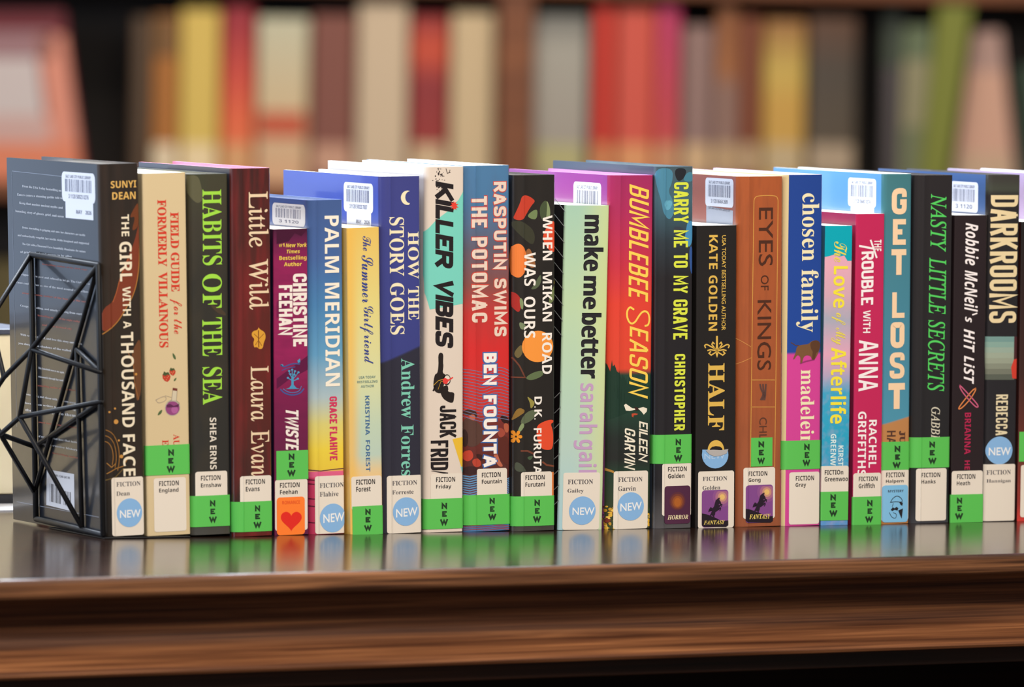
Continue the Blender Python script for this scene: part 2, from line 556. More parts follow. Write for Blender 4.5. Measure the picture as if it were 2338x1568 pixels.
    def down(self, part, s, t, x0, x1, y0, y1, c, font='sansb', bold=0.0, shear=0.0, block=None, lift=.0003, gap=.25, slant=0.0, outline=None, space=1.0, ow=.0005):
        u0, u1, v0, v1 = self.box(t, x0, x1, y0, y1)
        L, Hh = v0 - v1, u1 - u0
        if block:
            if outline:
                for k, (vs, fs) in enumerate(block_text(s, L + 2 * ow, Hh + 2 * ow, Hh * block + ow * 2, gap * Hh * block - ow * 2, slant)):
                    self.P(part).raw([(u0 - ow + y, v0 + ow - x) for x, y in vs], fs, mat(outline), lift - .00012 + (k % 5) * 1.2e-5)
            for k, (vs, fs) in enumerate(block_text(s, L, Hh, Hh * block, gap * Hh * block, slant)):
                self.P(part).raw([(u0 + y, v0 - x) for x, y in vs], fs, mat(c), lift + (k % 5) * 1.2e-5)
        else:
            vs, fs = text_tris(s, font, 0 if font in ('sansb', 'script') else bold, shear, space)
            self.P(part).raw([(u0 + y * Hh, v0 - x * L) for x, y in vs], fs, mat(c), lift)
    def across(self, part, s, t, x0, x1, y0, y1, c, font='sansb', bold=0.0, shear=0.0, lift=.0003, rot=0.0, space=1.0):
        u0, u1, v0, v1 = self.box(t, x0, x1, y0, y1)
        vs, fs = text_tris(s, font, bold, shear, space)
        self.P(part).raw([(u0 + x * (u1 - u0), v1 + y * (v0 - v1) + rot * x * (u1 - u0)) for x, y in vs], fs, mat(c), lift)
    def rect(self, part, t, x0, x1, y0, y1, c, r=0.0, lift=.0002, rough=.5):
        u0, u1, v0, v1 = self.box(t, x0, x1, y0, y1)
        self.P(part).poly(rr(u0, v1, u1, v0, r), mat(c, rough), lift)
    def disc(self, part, t, cx, cy, rx, ry, c, lift=.0002, m=None):
        u0, u1, v0, v1 = self.box(t, cx - rx, cx + rx, cy - ry, cy + ry)
        self.P(part).poly(ell((u0 + u1) / 2, (v0 + v1) / 2, (u1 - u0) / 2, (v0 - v1) / 2), m or mat(c, .45), lift)
    def art(self, t, pts, c, part='spine_artwork', lift=.0001, clip=True, smooth=False):
        if smooth: pts = chaikin(list(pts))
        q = [self.uv(px(t, x, y)) for x, y in pts]
        if clip: q = [(min(max(u, 0.0), self.W), min(max(v, 0.0), self.H)) for u, v in q]
        self.P(part).poly(q, mat(c), lift + (len(self.P(part).items) % 50) * 1.5e-6)
    def line(self, t, pts, c, w=.0004, part='spine_artwork', lift=.0002):
        if len(pts) > 4: pts = chaikin(list(pts), 2, False)
        q = [self.uv(px(t, x, y)) for x, y in pts]
        q = [(min(max(u, 0.0), self.W), min(max(v, 0.0), self.H)) for u, v in q]
        q = [p for i, p in enumerate(q) if i == 0 or (Vector(p) - Vector(q[i - 1])).length > 1e-5]
        if len(q) > 1:
            vs, fs = stroke(q, w)
            self.P(part).raw(vs, fs, mat(c), lift)
    # --- library stickers
    def tape(self, t, x0, x1, y0, y1, let, part='new_sticker', lift=.0006):
        self.tone.append(GREEN)
        self.rect(part, t, x0, x1, y0, y1, GREEN, lift=lift, rough=.6)
        for ch, b in zip('NEW', let):
            self.stack(part, ch, t, b[0], b[1], b[2], b[3], (34, 58, 36), .31 if ch != 'W' else .22, lift=lift + .00015)
    def label_(self, t, x0, x1, y0, y1, who, f, a, serif=False, r=.0016, lift=.00035):
        self.rect('call_number_label', t, x0, x1, y0, y1, LABEL, r=r, lift=lift)
        c = (84, 80, 84) if serif else INK
        fic = 'FICTIOn' if who == 'Greenwoo' else 'FICTION'
        fo = 'serif' if serif else 'sansb'
        self.across('call_number_label', fic, t, *f, c, fo, lift=lift + .00015, space=1.0)
        self.across('call_number_label', who, t, *a, c, fo, lift=lift + .00015)
    def dot(self, t, cx, cy, rx, ry, b, rot=0.0, lift=.00065):
        self.disc('new_sticker', t, cx, cy, rx, ry, SKYB, lift=lift)
        self.across('new_sticker', 'NEW', t, *b, (236, 238, 240), 'sans', bold=.012, lift=lift + .00015, rot=rot)
    # --- print on the left cover
    def lbox(self, p0, p1):
        a, b = self.luv(p0), self.luv(p1)
        return a, b
    def lquad(self, part, pts, c, lift=.0002, rough=.4):
        self.L(part).poly([self.luv(p) for p in pts], mat(c, rough), lift)
    def ltext(self, part, s, p0, p1, hpx, c, font='serif', lift=.0003, bold=0.0):
        """one line of print from pixel p0 (left end of the baseline) to p1 (right end), hpx tall"""
        a, b = Vector(self.luv(p0)), Vector(self.luv(p1))
        h = self.luv((p0[0], p0[1] - hpx))[1] - a.y
        vs, fs = text_tris(s, font, bold)
        self.L(part).raw([(a.x + x * (b.x - a.x), a.y + x * (b.y - a.y) + y * h) for x, y in vs], fs, mat(c, .4), lift)
    def barcode(self, x0, x1, y0, y1, dy, num='3 1120', date=True, date_box=None, tone=(226, 228, 236)):
        """white barcode sticker on the left cover: top edge from (x0, y0) to (x1, y0 + dy), bottom y1"""
        part = 'barcode_sticker'
        a, b = Vector(self.luv((x0, y0))), Vector(self.luv((x1, y0 + dy)))
        c = Vector(self.luv((x0, y1)))
        wd, ht = b.x - a.x, a.y - c.y
        P = self.L(part)
        P.poly([(a.x + x, c.y + y) for x, y in rr(0, 0, wd, ht, wd * .07)], mat(tone, .5), .0003)
        rnd = random.Random(int(x0))
        x = wd * .1
        while x < wd * .88:
            w = rnd.choice((.010, .014, .024)) * wd
            P.poly([(a.x + p, c.y + q) for p, q in rr(x, ht * .34, x + w, ht * .76)], mat((90, 96, 120), .5), .0004)
            x += w + rnd.choice((.012, .02, .03)) * wd
        for s, q0, q1, xa, xb in (('SALT LAKE CITY PUBLIC LIBRARY', .80, .90, .12, .88), (num, .12, .26, .2, .8)):
            vs, fs = text_tris(s, 'sansb')
            P.raw([(a.x + wd * (xa + (xb - xa) * x), c.y + ht * (q0 + (q1 - q0) * y)) for x, y in vs], fs, mat((96, 100, 120), .5), .0004)
        if date:
            P.poly([(a.x + x, c.y - y) for x, y in rr(wd * .1, -ht * .06, wd * .93, ht * .55)], mat(tone, .5), .00025)
            for s, xa, xb in (('MAY', .42, .6), ('2026', .7, .88)):
                vs, fs = text_tris(s, 'sansb')
                P.raw([(a.x + wd * (xa + (xb - xa) * x), c.y - ht * (.38 - .13 * y)) for x, y in vs], fs, mat((96, 100, 120), .5), .0004)
    def done(self):
        br = sorted(set(round(x, 6) for x, _ in self.front)) + [0.0, self.W]
        for k, p in self.parts.items():
            o = p.build(k, self.e, br, self.surf)
            if k == 'new_sticker': o['label'] = 'bright green tape reading NEW' if GREEN in [tuple(x) for x in self.tone] else 'round sky blue NEW sticker'
            if k == 'call_number_label': o['label'] = 'white call number label'
        for k, p in self.lparts.items(): p.build(k, self.e, [], lambda p_, v, lift: (-lift * .45, self.D - p_, v))
# ------------------------------------------------------------------ the books, left to right
CREAM = (232, 220, 194)
# 1 dark brown, gold and cream title, against the bookend
b = Book((240, 1225), (334, 1222), (229, 378), (315, 373), 'thick dark brown hardcover with orange ribbon art, leftmost, against the black wire bookend',
         cover_mat('dark_brown_print', [(0, (30, 26, 22)), (.5, (44, 36, 28)), (1, (40, 32, 27))], .24, .5, (62, 44, 34), (90, 60, 14)), D=.160, left=(26, 29, 36), z0=.0011, r=.0045, y=-.0250)
b.across('author_lettering', 'SUNYI', 'A', 862, 1062, 247, 303, (220, 176, 96), 'sansb')
b.across('author_lettering', 'DEAN', 'A', 873, 1057, 335, 392, (220, 176, 96), 'sansb')
for s, x0, x1, y0, y1 in (('THE', 945, 1005, 510, 680), ('GIRL', 930, 1028, 722, 1030), ('WITH', 955, 1018, 1072, 1298), ('A', 960, 1022, 1340, 1396), ('THOUSAND', 945, 1045, 1425, 2166), ('FACE', 957, 1054, 2222, 2545)):
    b.down('title_lettering', s, 'A', x0, x1, y0, y1, CREAM, 'sansb', bold=.012)
b.art('A', [(1085, 400), (1040, 470), (1005, 540), (1060, 520), (1020, 650), (1090, 600)], (110, 58, 32), smooth=True)
b.art('A', [(1095, 520), (1050, 720), (1000, 830), (935, 985), (905, 1120), (880, 1190), (800, 1250), (800, 1450), (900, 1360), (960, 1270), (1040, 1130), (1080, 960), (1095, 860)], (122, 56, 36), smooth=True)
b.line('A', [(805, 1446), (905, 1362), (965, 1268), (1045, 1130), (1083, 960), (1092, 700)], (176, 118, 54), .0006)
b.line('A', [(880, 1190), (905, 1120), (940, 985), (1000, 850)], (170, 92, 50), .0005)
b.art('a', [(1105, -120), (1040, -20), (1020, 60), (1060, 200), (1050, 300), (1070, 420), (1108, 300)], (104, 66, 40), smooth=True)
b.line('a', [(1000, 20), (1040, 120), (1050, 260), (1080, 380)], (150, 96, 52), .0005)
for x, y, r in ((855, 480, 8), (895, 452, 8), (903, 555, 18), (945, 825, 14), (1060, 185, 10), (925, 700, 8)):
    b.disc('spine_artwork', 'a', x, y, r, r, (196, 140, 66), lift=.0002)
for k, (r1, r2) in enumerate(((60, 120), (85, 165), (110, 210))):
    b.line('a', [(835 + 10 + r1 * .95 * math.cos(a) - 20, 830 - r2 * math.sin(a)) for a in [PI / 2 * (.95 - j / 5.5) for j in range(8)]], (150, 104, 50), .0005)
b.line('a', [(840, 960), (900, 920), (960, 900), (1000, 830)], (170, 120, 58), .0005)
b.line('a', [(835, 1010), (900, 985), (960, 920)], (104, 84, 44), .0006)
b.line('a', [(840, 880), (870, 910), (900, 880)], (170, 120, 58), .0005)
b.label_('a', 872, 1120, 985, 1440, 'Dean', (905, 1095, 1020, 1056), (905, 1010, 1096, 1130), True)
b.dot('a', 1008, 1262, 100, 112, (932, 1095, 1240, 1300))
W8 = (206, 208, 212); RED8 = (176, 96, 80)
xr = lambda x, y, xb, yb: (px('A', x, y), px('A', xb, yb))
ROWS = [('From the USA Today bestselling au', 175, 302, 478, 338, 22, W8), ('Enters comes a stunning gothic tale se', 135, 368, 490, 396, 22, W8), ('Kong that meshes ancient myths and', 152, 432, 490, 472, 22, W8),
        ('haunting story of ghosts, grief, and seren', 122, 495, 498, 540, 22, W8),
        ('Dense storytelling is gripping and sure, her characters are tactile', 175, 622, 665, 684, 20, W8), ('and cathartically vengeful, her worlds richly imagined and supported', 140, 682, 695, 750, 20, W8), ('The Girl with a Thousand Faces beautifully illuminates the nature', 175, 750, 668, 812, 20, W8), ('of grief and what it means to be alive', 160, 812, 560, 850, 20, W8),
        ('bestselling author of the dark saga', 330, 905, 680, 950, 16, RED8),
        ('Gripped by the past and refused to let go. The Girl with a', 155, 985, 700, 1062, 20, W8), ('Faces confirms her as one of the most assured storytellers', 125, 1048, 690, 1126, 20, W8), ('award winning author of the house by the sea', 175, 1130, 670, 1200, 18, RED8),
        ('Creepy, compelling, and utterly thrilling from start', 160, 1230, 640, 1298, 20, W8), ('bestselling author of the night walkers', 295, 1305, 640, 1358, 18, RED8), ('and of the drowned city', 330, 1378, 560, 1412, 18, RED8),
        ('With verve, wit, grief, and love this story surrounds', 160, 1455, 640, 1530, 20, W8), ('you deep in the shadows of the walled city', 145, 1522, 600, 1590, 20, W8),
        ('This household rose as one again', 300, 1715, 500, 1752, 20, W8), ('reinvented it through her words', 300, 1782, 500, 1815, 20, W8), ('bestselling author of many rivers', 290, 1850, 590, 1890, 18, RED8),
        ('Astonishing and clever with its woven sense', 200, 1918, 590, 1990, 20, W8), ('place, Dean writes of everything', 180, 1985, 590, 2040, 20, W8), ('the bonds between them', 200, 2040, 590, 2085, 20, W8), ('award winning author of Redwater', 300, 2135, 600, 2180, 18, RED8),
        ('vision of revenge, and love that lasts', 230, 2235, 600, 2295, 20, W8), ('gripping alternative history', 250, 2290, 605, 2355, 20, W8), ('bestselling author', 410, 2375, 610, 2415, 18, RED8)]
for s, x0, y0, x1, y1, h, c in ROWS:
    b.ltext('back_cover_text', s, px('A', x0, y0), px('A', x1, y1), h / 3.409, c)
for p0, p1 in (((95, 172), (482, 214)), ((95, 172), (92, 205)), ((92, 205), (132, 2160)), ((132, 2745), (770, 2865))):
    p0, p1 = b.luv(px('A', *p0)), b.luv(px('A', *p1))
    vs, fs = stroke([p0, p1], .0004); b.L('back_cover_text').raw(vs, fs, mat((128, 134, 146)), .0002)
b.barcode(141, 217, 391, 459, 7, '3 1120 50023 0276')
bx = [px('A', 365, 2492), px('A', 578, 2530), px('A', 582, 2825), px('A', 362, 2770)]
b.lquad('price_barcode', bx, (196, 196, 200), .0003)
rnd = random.Random(3)
k = .12
while k < .88:
    if not .5 < k < .58:
        lo, hi = .12, (.62 if k < .5 else .5)
        q = lambda s, v: (bx[3][0] * (1 - s) * (1 - v) + bx[2][0] * s * (1 - v) + bx[0][0] * (1 - s) * v + bx[1][0] * s * v, bx[3][1] * (1 - s) * (1 - v) + bx[2][1] * s * (1 - v) + bx[0][1] * (1 - s) * v + bx[1][1] * s * v)
        w = rnd.choice((.012, .02, .03))
        b.lquad('price_barcode', [q(k, lo), q(k + w, lo), q(k + w, hi), q(k, hi)], (60, 62, 70), .0004)
    k += .045
b.ltext('price_barcode', '$29.99 / CAN $41.99', px('A', 408, 2548), px('A', 545, 2572), 6, (70, 72, 80), 'sansb', .0004)
b.done()

# 2 cream, red serif title, potion bottle
b = Book((336, 1219.5), (437, 1218.5), (326, 397), (424, 396), 'cream book with red lettering, strawberries and a purple potion bottle', (212, 191, 150), D=.150, hard=False, z0=.0011, y=-.0250, r=.002, edge=(226, 206, 162))
RD = (206, 58, 40)
b.down('title_lettering', 'FIELD GUIDE', 'C', 305, 372, 492, 1110, RD, 'serif', bold=.01)
b.down('title_lettering', 'for the', 'C', 300, 395, 1165, 1440, RD, 'script')
b.down('title_lettering', 'FORMERLY', 'C', 204, 274, 395, 915, RD, 'serif', bold=.01)
b.down('title_lettering', 'VILLAINOUS', 'C', 213, 284, 958, 1546, RD, 'serif', bold=.01)
b.down('author_lettering', 'AU', 'c', 326, 374, 652, 740, RD, 'serif')
b.down('author_lettering', 'E', 'c', 240, 288, 696, 738, RD, 'serif')
LEAF = (78, 100, 62)
b.art('c', [(320, 15), (345, 45), (346, 75), (328, 62), (320, 40)], LEAF, smooth=True)
b.art('c', [(352, 208), (348, 230), (330, 244), (330, 225)], LEAF, smooth=True)
b.art('c', [(242, 455), (236, 490), (202, 512), (210, 480)], LEAF, smooth=True)
for x, y, s in ((272, 208, 1.1), (319, 168, .85)):
    b.art('c', [(x - 28 * s, y - 18 * s), (x - 10 * s, y - 32 * s), (x + 18 * s, y - 28 * s), (x + 30 * s, y - 5 * s), (x + 24 * s, y + 18 * s), (x + 8 * s, y + 34 * s), (x - 12 * s, y + 26 * s), (x - 26 * s, y + 8 * s)], (188, 62, 44), lift=.00015)
    b.art('c', [(x - 26 * s, y - 16 * s), (x - 16 * s, y - 42 * s), (x - 4 * s, y - 32 * s), (x + 14 * s, y - 36 * s), (x + 26 * s, y - 14 * s), (x + 8 * s, y - 18 * s), (x - 6 * s, y - 8 * s)], (70, 84, 50), lift=.0002)
    for dx, dy in ((-12, 2), (6, 4), (0, 18), (14, -6)): b.disc('spine_artwork', 'c', x + dx * s, y + dy * s, 2.5, 2.5, (232, 190, 130), lift=.00025)
b.disc('spine_artwork', 'c', 320, 446, 60, 64, (176, 168, 150), lift=.00012)
b.disc('spine_artwork', 'c', 320, 450, 54, 54, (142, 66, 120), lift=.00016)
b.disc('spine_artwork', 'c', 336, 462, 26, 28, (170, 92, 150), lift=.0002)
b.art('c', [(272, 425), (300, 415), (330, 432), (372, 415), (366, 440), (276, 444)], (92, 40, 78), lift=.0002)
b.art('c', [(322, 305), (356, 312), (350, 390), (312, 388)], (206, 194, 168), lift=.00014)
b.line('c', [(322, 305), (312, 388), (285, 408)], (140, 124, 112), .0003)
b.line('c', [(356, 312), (350, 390), (374, 412)], (140, 124, 112), .0003)
b.art('c', [(322, 290), (358, 296), (356, 316), (320, 310)], (112, 50, 44), lift=.0002)
b.line('c', [(190, 385), (208, 414), (276, 388), (262, 350), (190, 385)], (160, 146, 130), .00035)
b.line('c', [(262, 352), (310, 365)], (160, 146, 130), .0003)
b.tape('c', 100, 456, 735, 968, [(285, 330, 770, 818), (285, 326, 836, 880), (275, 337, 898, 946)])
b.label_('c', 176, 426, 990, 1408, 'England', (215, 368, 1014, 1052), (215, 366, 1070, 1112))
b.done()

# 3 olive black, light green serif title
b = Book((437, 1217), (526, 1216), (426, 399), (523, 398), 'dark olive hardcover with tall light green serif lettering beside the cream one',
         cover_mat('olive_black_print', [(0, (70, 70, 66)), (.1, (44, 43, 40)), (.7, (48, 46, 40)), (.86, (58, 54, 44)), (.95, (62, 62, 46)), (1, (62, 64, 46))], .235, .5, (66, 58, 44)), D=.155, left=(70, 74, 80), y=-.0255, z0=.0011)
GR = (158, 216, 70)
b.down('title_lettering', 'HABITS', 'C', 552, 705, 316, 905, GR, 'serif')
b.down('title_lettering', 'OF', 'C', 552, 706, 972, 1238, GR, 'serif')
b.down('title_lettering', 'THE', 'C', 553, 707, 1312, 1612, GR, 'serif')
b.down('title_lettering', 'SEA', 'c', 553, 708, 128, 420, GR, 'serif')
b.down('author_lettering', 'SHEA ERNS', 'c', 610, 662, 522, 926, (222, 214, 200), 'sansb')
b.art('C', [(432, 205), (520, 205), (545, 290), (560, 390), (520, 430), (470, 390), (440, 320)], (92, 90, 66), smooth=True)
b.art('C', [(600, 1200), (700, 1240), (750, 1300), (690, 1290), (640, 1250)], (72, 60, 46), smooth=True)
b.label_('c', 500, 748, 940, 1150, 'Ernshaw', (541, 693, 972, 1010), (541, 700, 1030, 1064))
b.tape('c', 466, 768, 1128, 1370, [(610, 652, 1166, 1212), (614, 650, 1230, 1274), (604, 663, 1292, 1338)])
b.done()

# 4 dark red, cream roman title, gold butterfly
b = Book((529, 1226), (624, 1225), (526, 386), (617, 384), 'tall mottled dark red hardcover with cream lettering and a gold butterfly',
         cover_mat('dark_red_print', [(0, (96, 30, 26)), (.08, (52, 34, 30)), (.45, (98, 34, 28)), (.8, (76, 32, 28)), (1, (62, 28, 26))], .24, .9, (120, 34, 34), (120, 60, 16)), D=.156, edge=(214, 110, 140), left=(60, 60, 70), r=.0048, y=-.0300)
PC = (230, 206, 172)
b.down('title_lettering', 'Little', 'C', 912, 1070, 332, 766, PC, 'light', bold=.006)
b.down('title_lettering', 'Wild', 'C', 915, 1072, 856, 1250, PC, 'light', bold=.006)
b.down('author_lettering', 'Laura', 'c', 928, 1070, 122, 550, PC, 'light', bold=.006)
b.down('author_lettering', 'Evan', 'c', 930, 1075, 622, 976, PC, 'light', bold=.006)
b.art('C', [(940, 1420), (985, 1408), (990, 1385), (1000, 1405), (1040, 1425), (1048, 1470), (1030, 1510), (1025, 1550), (1000, 1560), (975, 1540), (955, 1548), (948, 1505), (960, 1480), (935, 1455)], (216, 156, 54), smooth=True)
b.art('C', [(985, 1412), (992, 1410), (996, 1545), (988, 1545)], (120, 70, 30), lift=.0002)
for p in ([(988, 1470), (955, 1440)], [(990, 1480), (1030, 1440)], [(990, 1490), (1015, 1530)], [(988, 1490), (965, 1525)]): b.line('C', p, (140, 84, 34), .0004)
b.label_('c', 848, 1092, 975, 1200, 'Evans', (890, 1040, 1002, 1040), (890, 998, 1060, 1096))
b.tape('c', 784, 1106, 1175, 1410, [(960, 1001, 1206, 1252), (962, 1000, 1270, 1313), (950, 1011, 1333, 1379)])
b.done()

# 5 plum paperback, orange heart sticker
b = Book((629, 1221), (703, 1220), (622, 524), (704, 523), 'short plum paperback with white block lettering and an orange heart sticker',
         cover_mat('plum_print', [(0, (96, 26, 66)), (.3, (104, 26, 68)), (.45, (122, 24, 74)), (.6, (150, 30, 88)), (.9, (142, 28, 84)), (.97, (96, 22, 66)), (1, (60, 16, 46))], .2, .35, (96, 20, 64), (50, 30, 160)), D=.106, hard=False, left=(24, 34, 66), edge=(232, 224, 214))
YL = (236, 206, 84)
b.across('author_lettering', '#1', 'E', 125, 168, 735, 764, YL, 'sansb')
b.across('author_lettering', 'New York', 'E', 178, 343, 732, 764, YL, 'sansbi')
b.across('author_lettering', 'Times', 'E', 185, 288, 782, 812, YL, 'sansbi')
b.across('author_lettering', 'Bestselling', 'E', 128, 340, 830, 872, YL, 'sansb')
b.across('author_lettering', 'Author', 'E', 165, 303, 880, 912, YL, 'sansb')
b.down('author_lettering', 'CHRISTINE', 'E', 235, 343, 970, 1536, (238, 228, 220), block=.26, gap=.35)
b.down('author_lettering', 'FEEHAN', 'E', 125, 230, 1060, 1450, (238, 228, 220), block=.26, gap=.35)
b.down('title_lettering', 'TWISTE', 'e', 178, 278, 447, 790, (238, 228, 220), block=.27, gap=.3, slant=.2)
b.art('E', [(108, 625), (350, 625), (300, 680), (250, 655), (200, 720), (108, 740)], (66, 14, 46))
b.art('e', [(350, 40), (350, 150), (200, 230), (108, 300), (108, 220)], (92, 20, 64))
b.art('E', [(350, 980), (350, 1060), (108, 1320), (108, 1190)], (116, 22, 72))
TB = (74, 148, 190)
b.art('e', [(222, 200), (240, 200), (240, 268), (262, 292), (290, 300), (178, 300), (206, 290), (222, 268)], TB, lift=.0002)
for p in ([(231, 215), (205, 180)], [(231, 205), (250, 165)], [(231, 225), (262, 190)], [(231, 235), (195, 215)], [(231, 200), (228, 155)], [(262, 190), (275, 172)], [(205, 180), (208, 162)], [(231, 240), (272, 222)]):
    b.line('e', p, TB, .0006)
for x, y in ((205, 160), (228, 150), (250, 162), (277, 170), (195, 213), (272, 220), (215, 185), (245, 188)): b.disc('spine_artwork', 'e', x, y, 9, 8, TB, lift=.00022)
b.line('e', [(140, 115), (165, 130), (200, 112), (240, 102), (285, 105)], (64, 86, 150), .0008)
b.line('e', [(150, 155), (190, 138), (250, 128)], (64, 86, 150), .0005)
b.art('e', [(268, 80), (290, 62), (292, 92), (275, 98)], TB, lift=.0002)
b.disc('spine_artwork', 'e', 148, 116, 12, 8, TB)
b.line('e', [(140, 305), (170, 335), (230, 350), (290, 335), (318, 300)], (64, 86, 150), .0009)
b.line('e', [(160, 300), (190, 322), (235, 330), (285, 318), (300, 280)], (74, 120, 180), .0005)
b.tape('e', 105, 352, 778, 1004, [(200, 245, 803, 850), (204, 242, 868, 912), (190, 253, 930, 975)])
b.label_('e', 96, 348, 1003, 1400, 'Feehan', (133, 286, 1028, 1066), (133, 270, 1082, 1118))
b.rect('genre_sticker', 'e', 108, 326, 1140, 1434, (250, 124, 40), r=.0022, lift=.0008)
b.across('genre_sticker', 'ROMANCE', 'e', 150, 288, 1168, 1195, (226, 84, 36), 'sansb', lift=.00095)
hp = [(16 * math.sin(t) ** 3, 13 * math.cos(t) - 5 * math.cos(2 * t) - 2 * math.cos(3 * t) - math.cos(4 * t)) for t in [2 * PI * k / 40 for k in range(40)]]
b.art('e', [(220 + x * 5.1, 1318 - y * 5.3) for x, y in hp], (224, 44, 34), part='genre_sticker', lift=.00095)
b.done()

# 6 blue to yellow gradient
b = Book((707, 1219), (791, 1219), (707, 458), (780, 457), 'slim hardcover fading from blue to yellow with white sans lettering and a pink foot',
         cover_mat('sunset_print', [(0, (184, 52, 88)), (.172, (190, 58, 96)), (.174, (216, 92, 132)), (.192, (220, 96, 136)), (.194, (228, 196, 62)), (.26, (232, 206, 68)), (.34, (214, 204, 120)), (.42, (170, 190, 196)), (.55, (96, 156, 196)), (.7, (72, 128, 178)), (.85, (68, 100, 158)), (1, (66, 92, 146))], .214), D=.150, left=(60, 90, 150), r=.0045)
b.down('title_lettering', 'PALM', 'E', 482, 594, 519, 964, (240, 232, 216), 'sansb')
b.down('title_lettering', 'MERIDIAN', 'E', 486, 600, 1042, 1846, (240, 232, 216), 'sansb')
b.down('author_lettering', 'GRACE FLAHIVE', 'e', 520, 580, 358, 855, (204, 52, 92), block=.26, gap=.5)
for y in (1008, 1040, 1155, 1212, 1340): b.line('e', [(365, y), (412, y + 3)], (92, 26, 50), .0007)
b.line('e', [(362, 932), (450, 938), (560, 924), (645, 918)], (92, 44, 62), .0006)
b.label_('e', 410, 648, 975, 1424, 'Flahive', (443, 632, 1030, 1066), (443, 590, 1098, 1136), True)
b.dot('e', 545, 1303, 102, 112, (470, 636, 1272, 1340), rot=.06)
b.barcode(622, 697, 462, 512, 4, '3 1120', date=False, tone=(196, 196, 200))
b.done()

# 7 yellow paperback, script
b = Book((792, 1221), (875, 1220), (784, 521), (866, 520), 'short pale yellow paperback with dark blue handwritten lettering',
         cover_mat('pale_yellow_print', [(0, (232, 196, 120)), (.18, (236, 196, 132)), (.21, (226, 200, 150)), (.26, (186, 206, 190)), (.36, (192, 210, 184)), (.5, (214, 218, 168)), (.75, (226, 212, 132)), (1, (230, 192, 98))], .2, xmix=((236, 186, 84), .4, 0.05, .8), W=.024), D=.135, hard=False, edge=(236, 200, 110), r=.0012)
NB = (52, 66, 140)
b.down('title_lettering', 'The', 'E', 778, 842, 678, 792, NB, 'script')
b.down('title_lettering', 'Summer', 'E', 770, 860, 826, 1196, NB, 'script')
b.down('title_lettering', 'Girlfriend', 'E', 755, 862, 1226, 1674, NB, 'script')
for s, x0, x1, y0, y1 in (('USA TODAY', 748, 878, 198, 218), ('BESTSELLING', 735, 893, 233, 252), ('AUTHOR', 763, 866, 268, 288)):
    b.across('author_lettering', s, 'e', x0, x1, y0, y1, (110, 136, 128), 'sansb')
b.down('author_lettering', 'KRISTINA', 'e', 797, 831, 352, 658, (64, 104, 150), 'sansb')
b.down('author_lettering', 'FOREST', 'e', 801, 835, 698, 942, (64, 104, 150), 'sansb')
b.label_('e', 690, 925, 977, 1240, 'Forest', (726, 873, 1003, 1042), (726, 838, 1059, 1098))
b.tape('e', 697, 934, 1209, 1434, [(796, 838, 1233, 1278), (798, 836, 1296, 1338), (788, 846, 1358, 1401)])
b.done()

# 8 indigo, moon
b = Book((873, 1219), (965, 1217), (871, 404), (959, 403), 'indigo hardcover with a crescent moon, cream and pale green serif lettering',
         cover_mat('indigo_print', [(0, (44, 43, 56)), (.475, (44, 43, 58)), (.48, (58, 64, 132)), (.75, (60, 66, 138)), (1, (62, 66, 132))], .235, tilt=-.38), D=.157, left=(70, 88, 176), edge=(224, 222, 210), r=.0048)
PY = (238, 228, 192)
b.down('title_lettering', 'HOW', 'G', 243, 330, 644, 1012, PY, 'serif')
b.down('title_lettering', 'THE', 'G', 246, 332, 1070, 1330, PY, 'serif')
b.down('title_lettering', 'STORY', 'G', 100, 214, 530, 990, PY, 'serif')
b.down('title_lettering', 'GOES', 'G', 105, 216, 1042, 1445, PY, 'serif')
cres = [(240 - 52 + 52 * math.cos(a) + 52, 380 + 56 * math.sin(a)) for a in [math.radians(d) for d in range(75, 286, 15)]]
cres += [(250 + 36 * math.cos(a) + 8, 376 + 46 * math.sin(a)) for a in [math.radians(d) for d in range(270, 89, -15)]]
b.art('G', cres, PY, lift=.0002)
MT = (124, 200, 178)
b.down('author_lettering', 'Andrew', 'g', 190, 296, 62, 528, MT, 'serif')
b.down('author_lettering', 'Forres', 'g', 190, 288, 578, 976, MT, 'serif')
b.label_('g', 84, 354, 972, 1420, 'Forreste', (120, 316, 1012, 1048), (120, 288, 1086, 1118), True)
b.dot('g', 228, 1253, 103, 111, (150, 318, 1232, 1297), rot=.06)
b.barcode(785, 852, 415, 482, 7, '3 1120 50023 7857')
b.done()

# 9 off white, teal blot, revolver
b = Book((968, 1215), (1061, 1214), (975, 382), (1058, 381), 'off-white hardcover with heavy black slanted lettering, a teal patch and a revolver', (222, 208, 194), D=.156, edge=(246, 240, 230), left=(228, 218, 206), r=.0034, coat=.3)
b.art('G', [(355, 645), (465, 552), (560, 480), (640, 395), (690, 320), (690, 1204), (600, 1218), (415, 1250), (385, 1120), (366, 980)], (120, 208, 192))
BK = (34, 28, 30)
b.down('title_lettering', 'KILLER', 'G', 458, 597, 250, 938, BK, block=.24, gap=.16, slant=.18)
b.down('title_lettering', 'VIBES', 'G', 458, 597, 1005, 1556, BK, block=.24, gap=.16, slant=.18)
rnd = random.Random(5)
for k in range(46):
    x, y = rnd.gauss(488, 16), rnd.uniform(150, 330)
    b.disc('spine_artwork', 'G', x, y, rnd.uniform(2, 7), rnd.uniform(2, 7), (62, 52, 50), lift=.0002)
for p in ([(540, 155), (550, 190), (572, 182)], [(570, 165), (565, 185)]): b.line('G', p, (90, 76, 72), .0005)
b.art('G', [(605 + (30 if k % 2 else 17) * math.cos(k * PI / 9) * (1.15 if k % 4 else .9), 442 + (38 if k % 2 else 22) * math.sin(k * PI / 9)) for k in range(18)], (226, 66, 52), lift=.0004)
GB = (38, 30, 28)
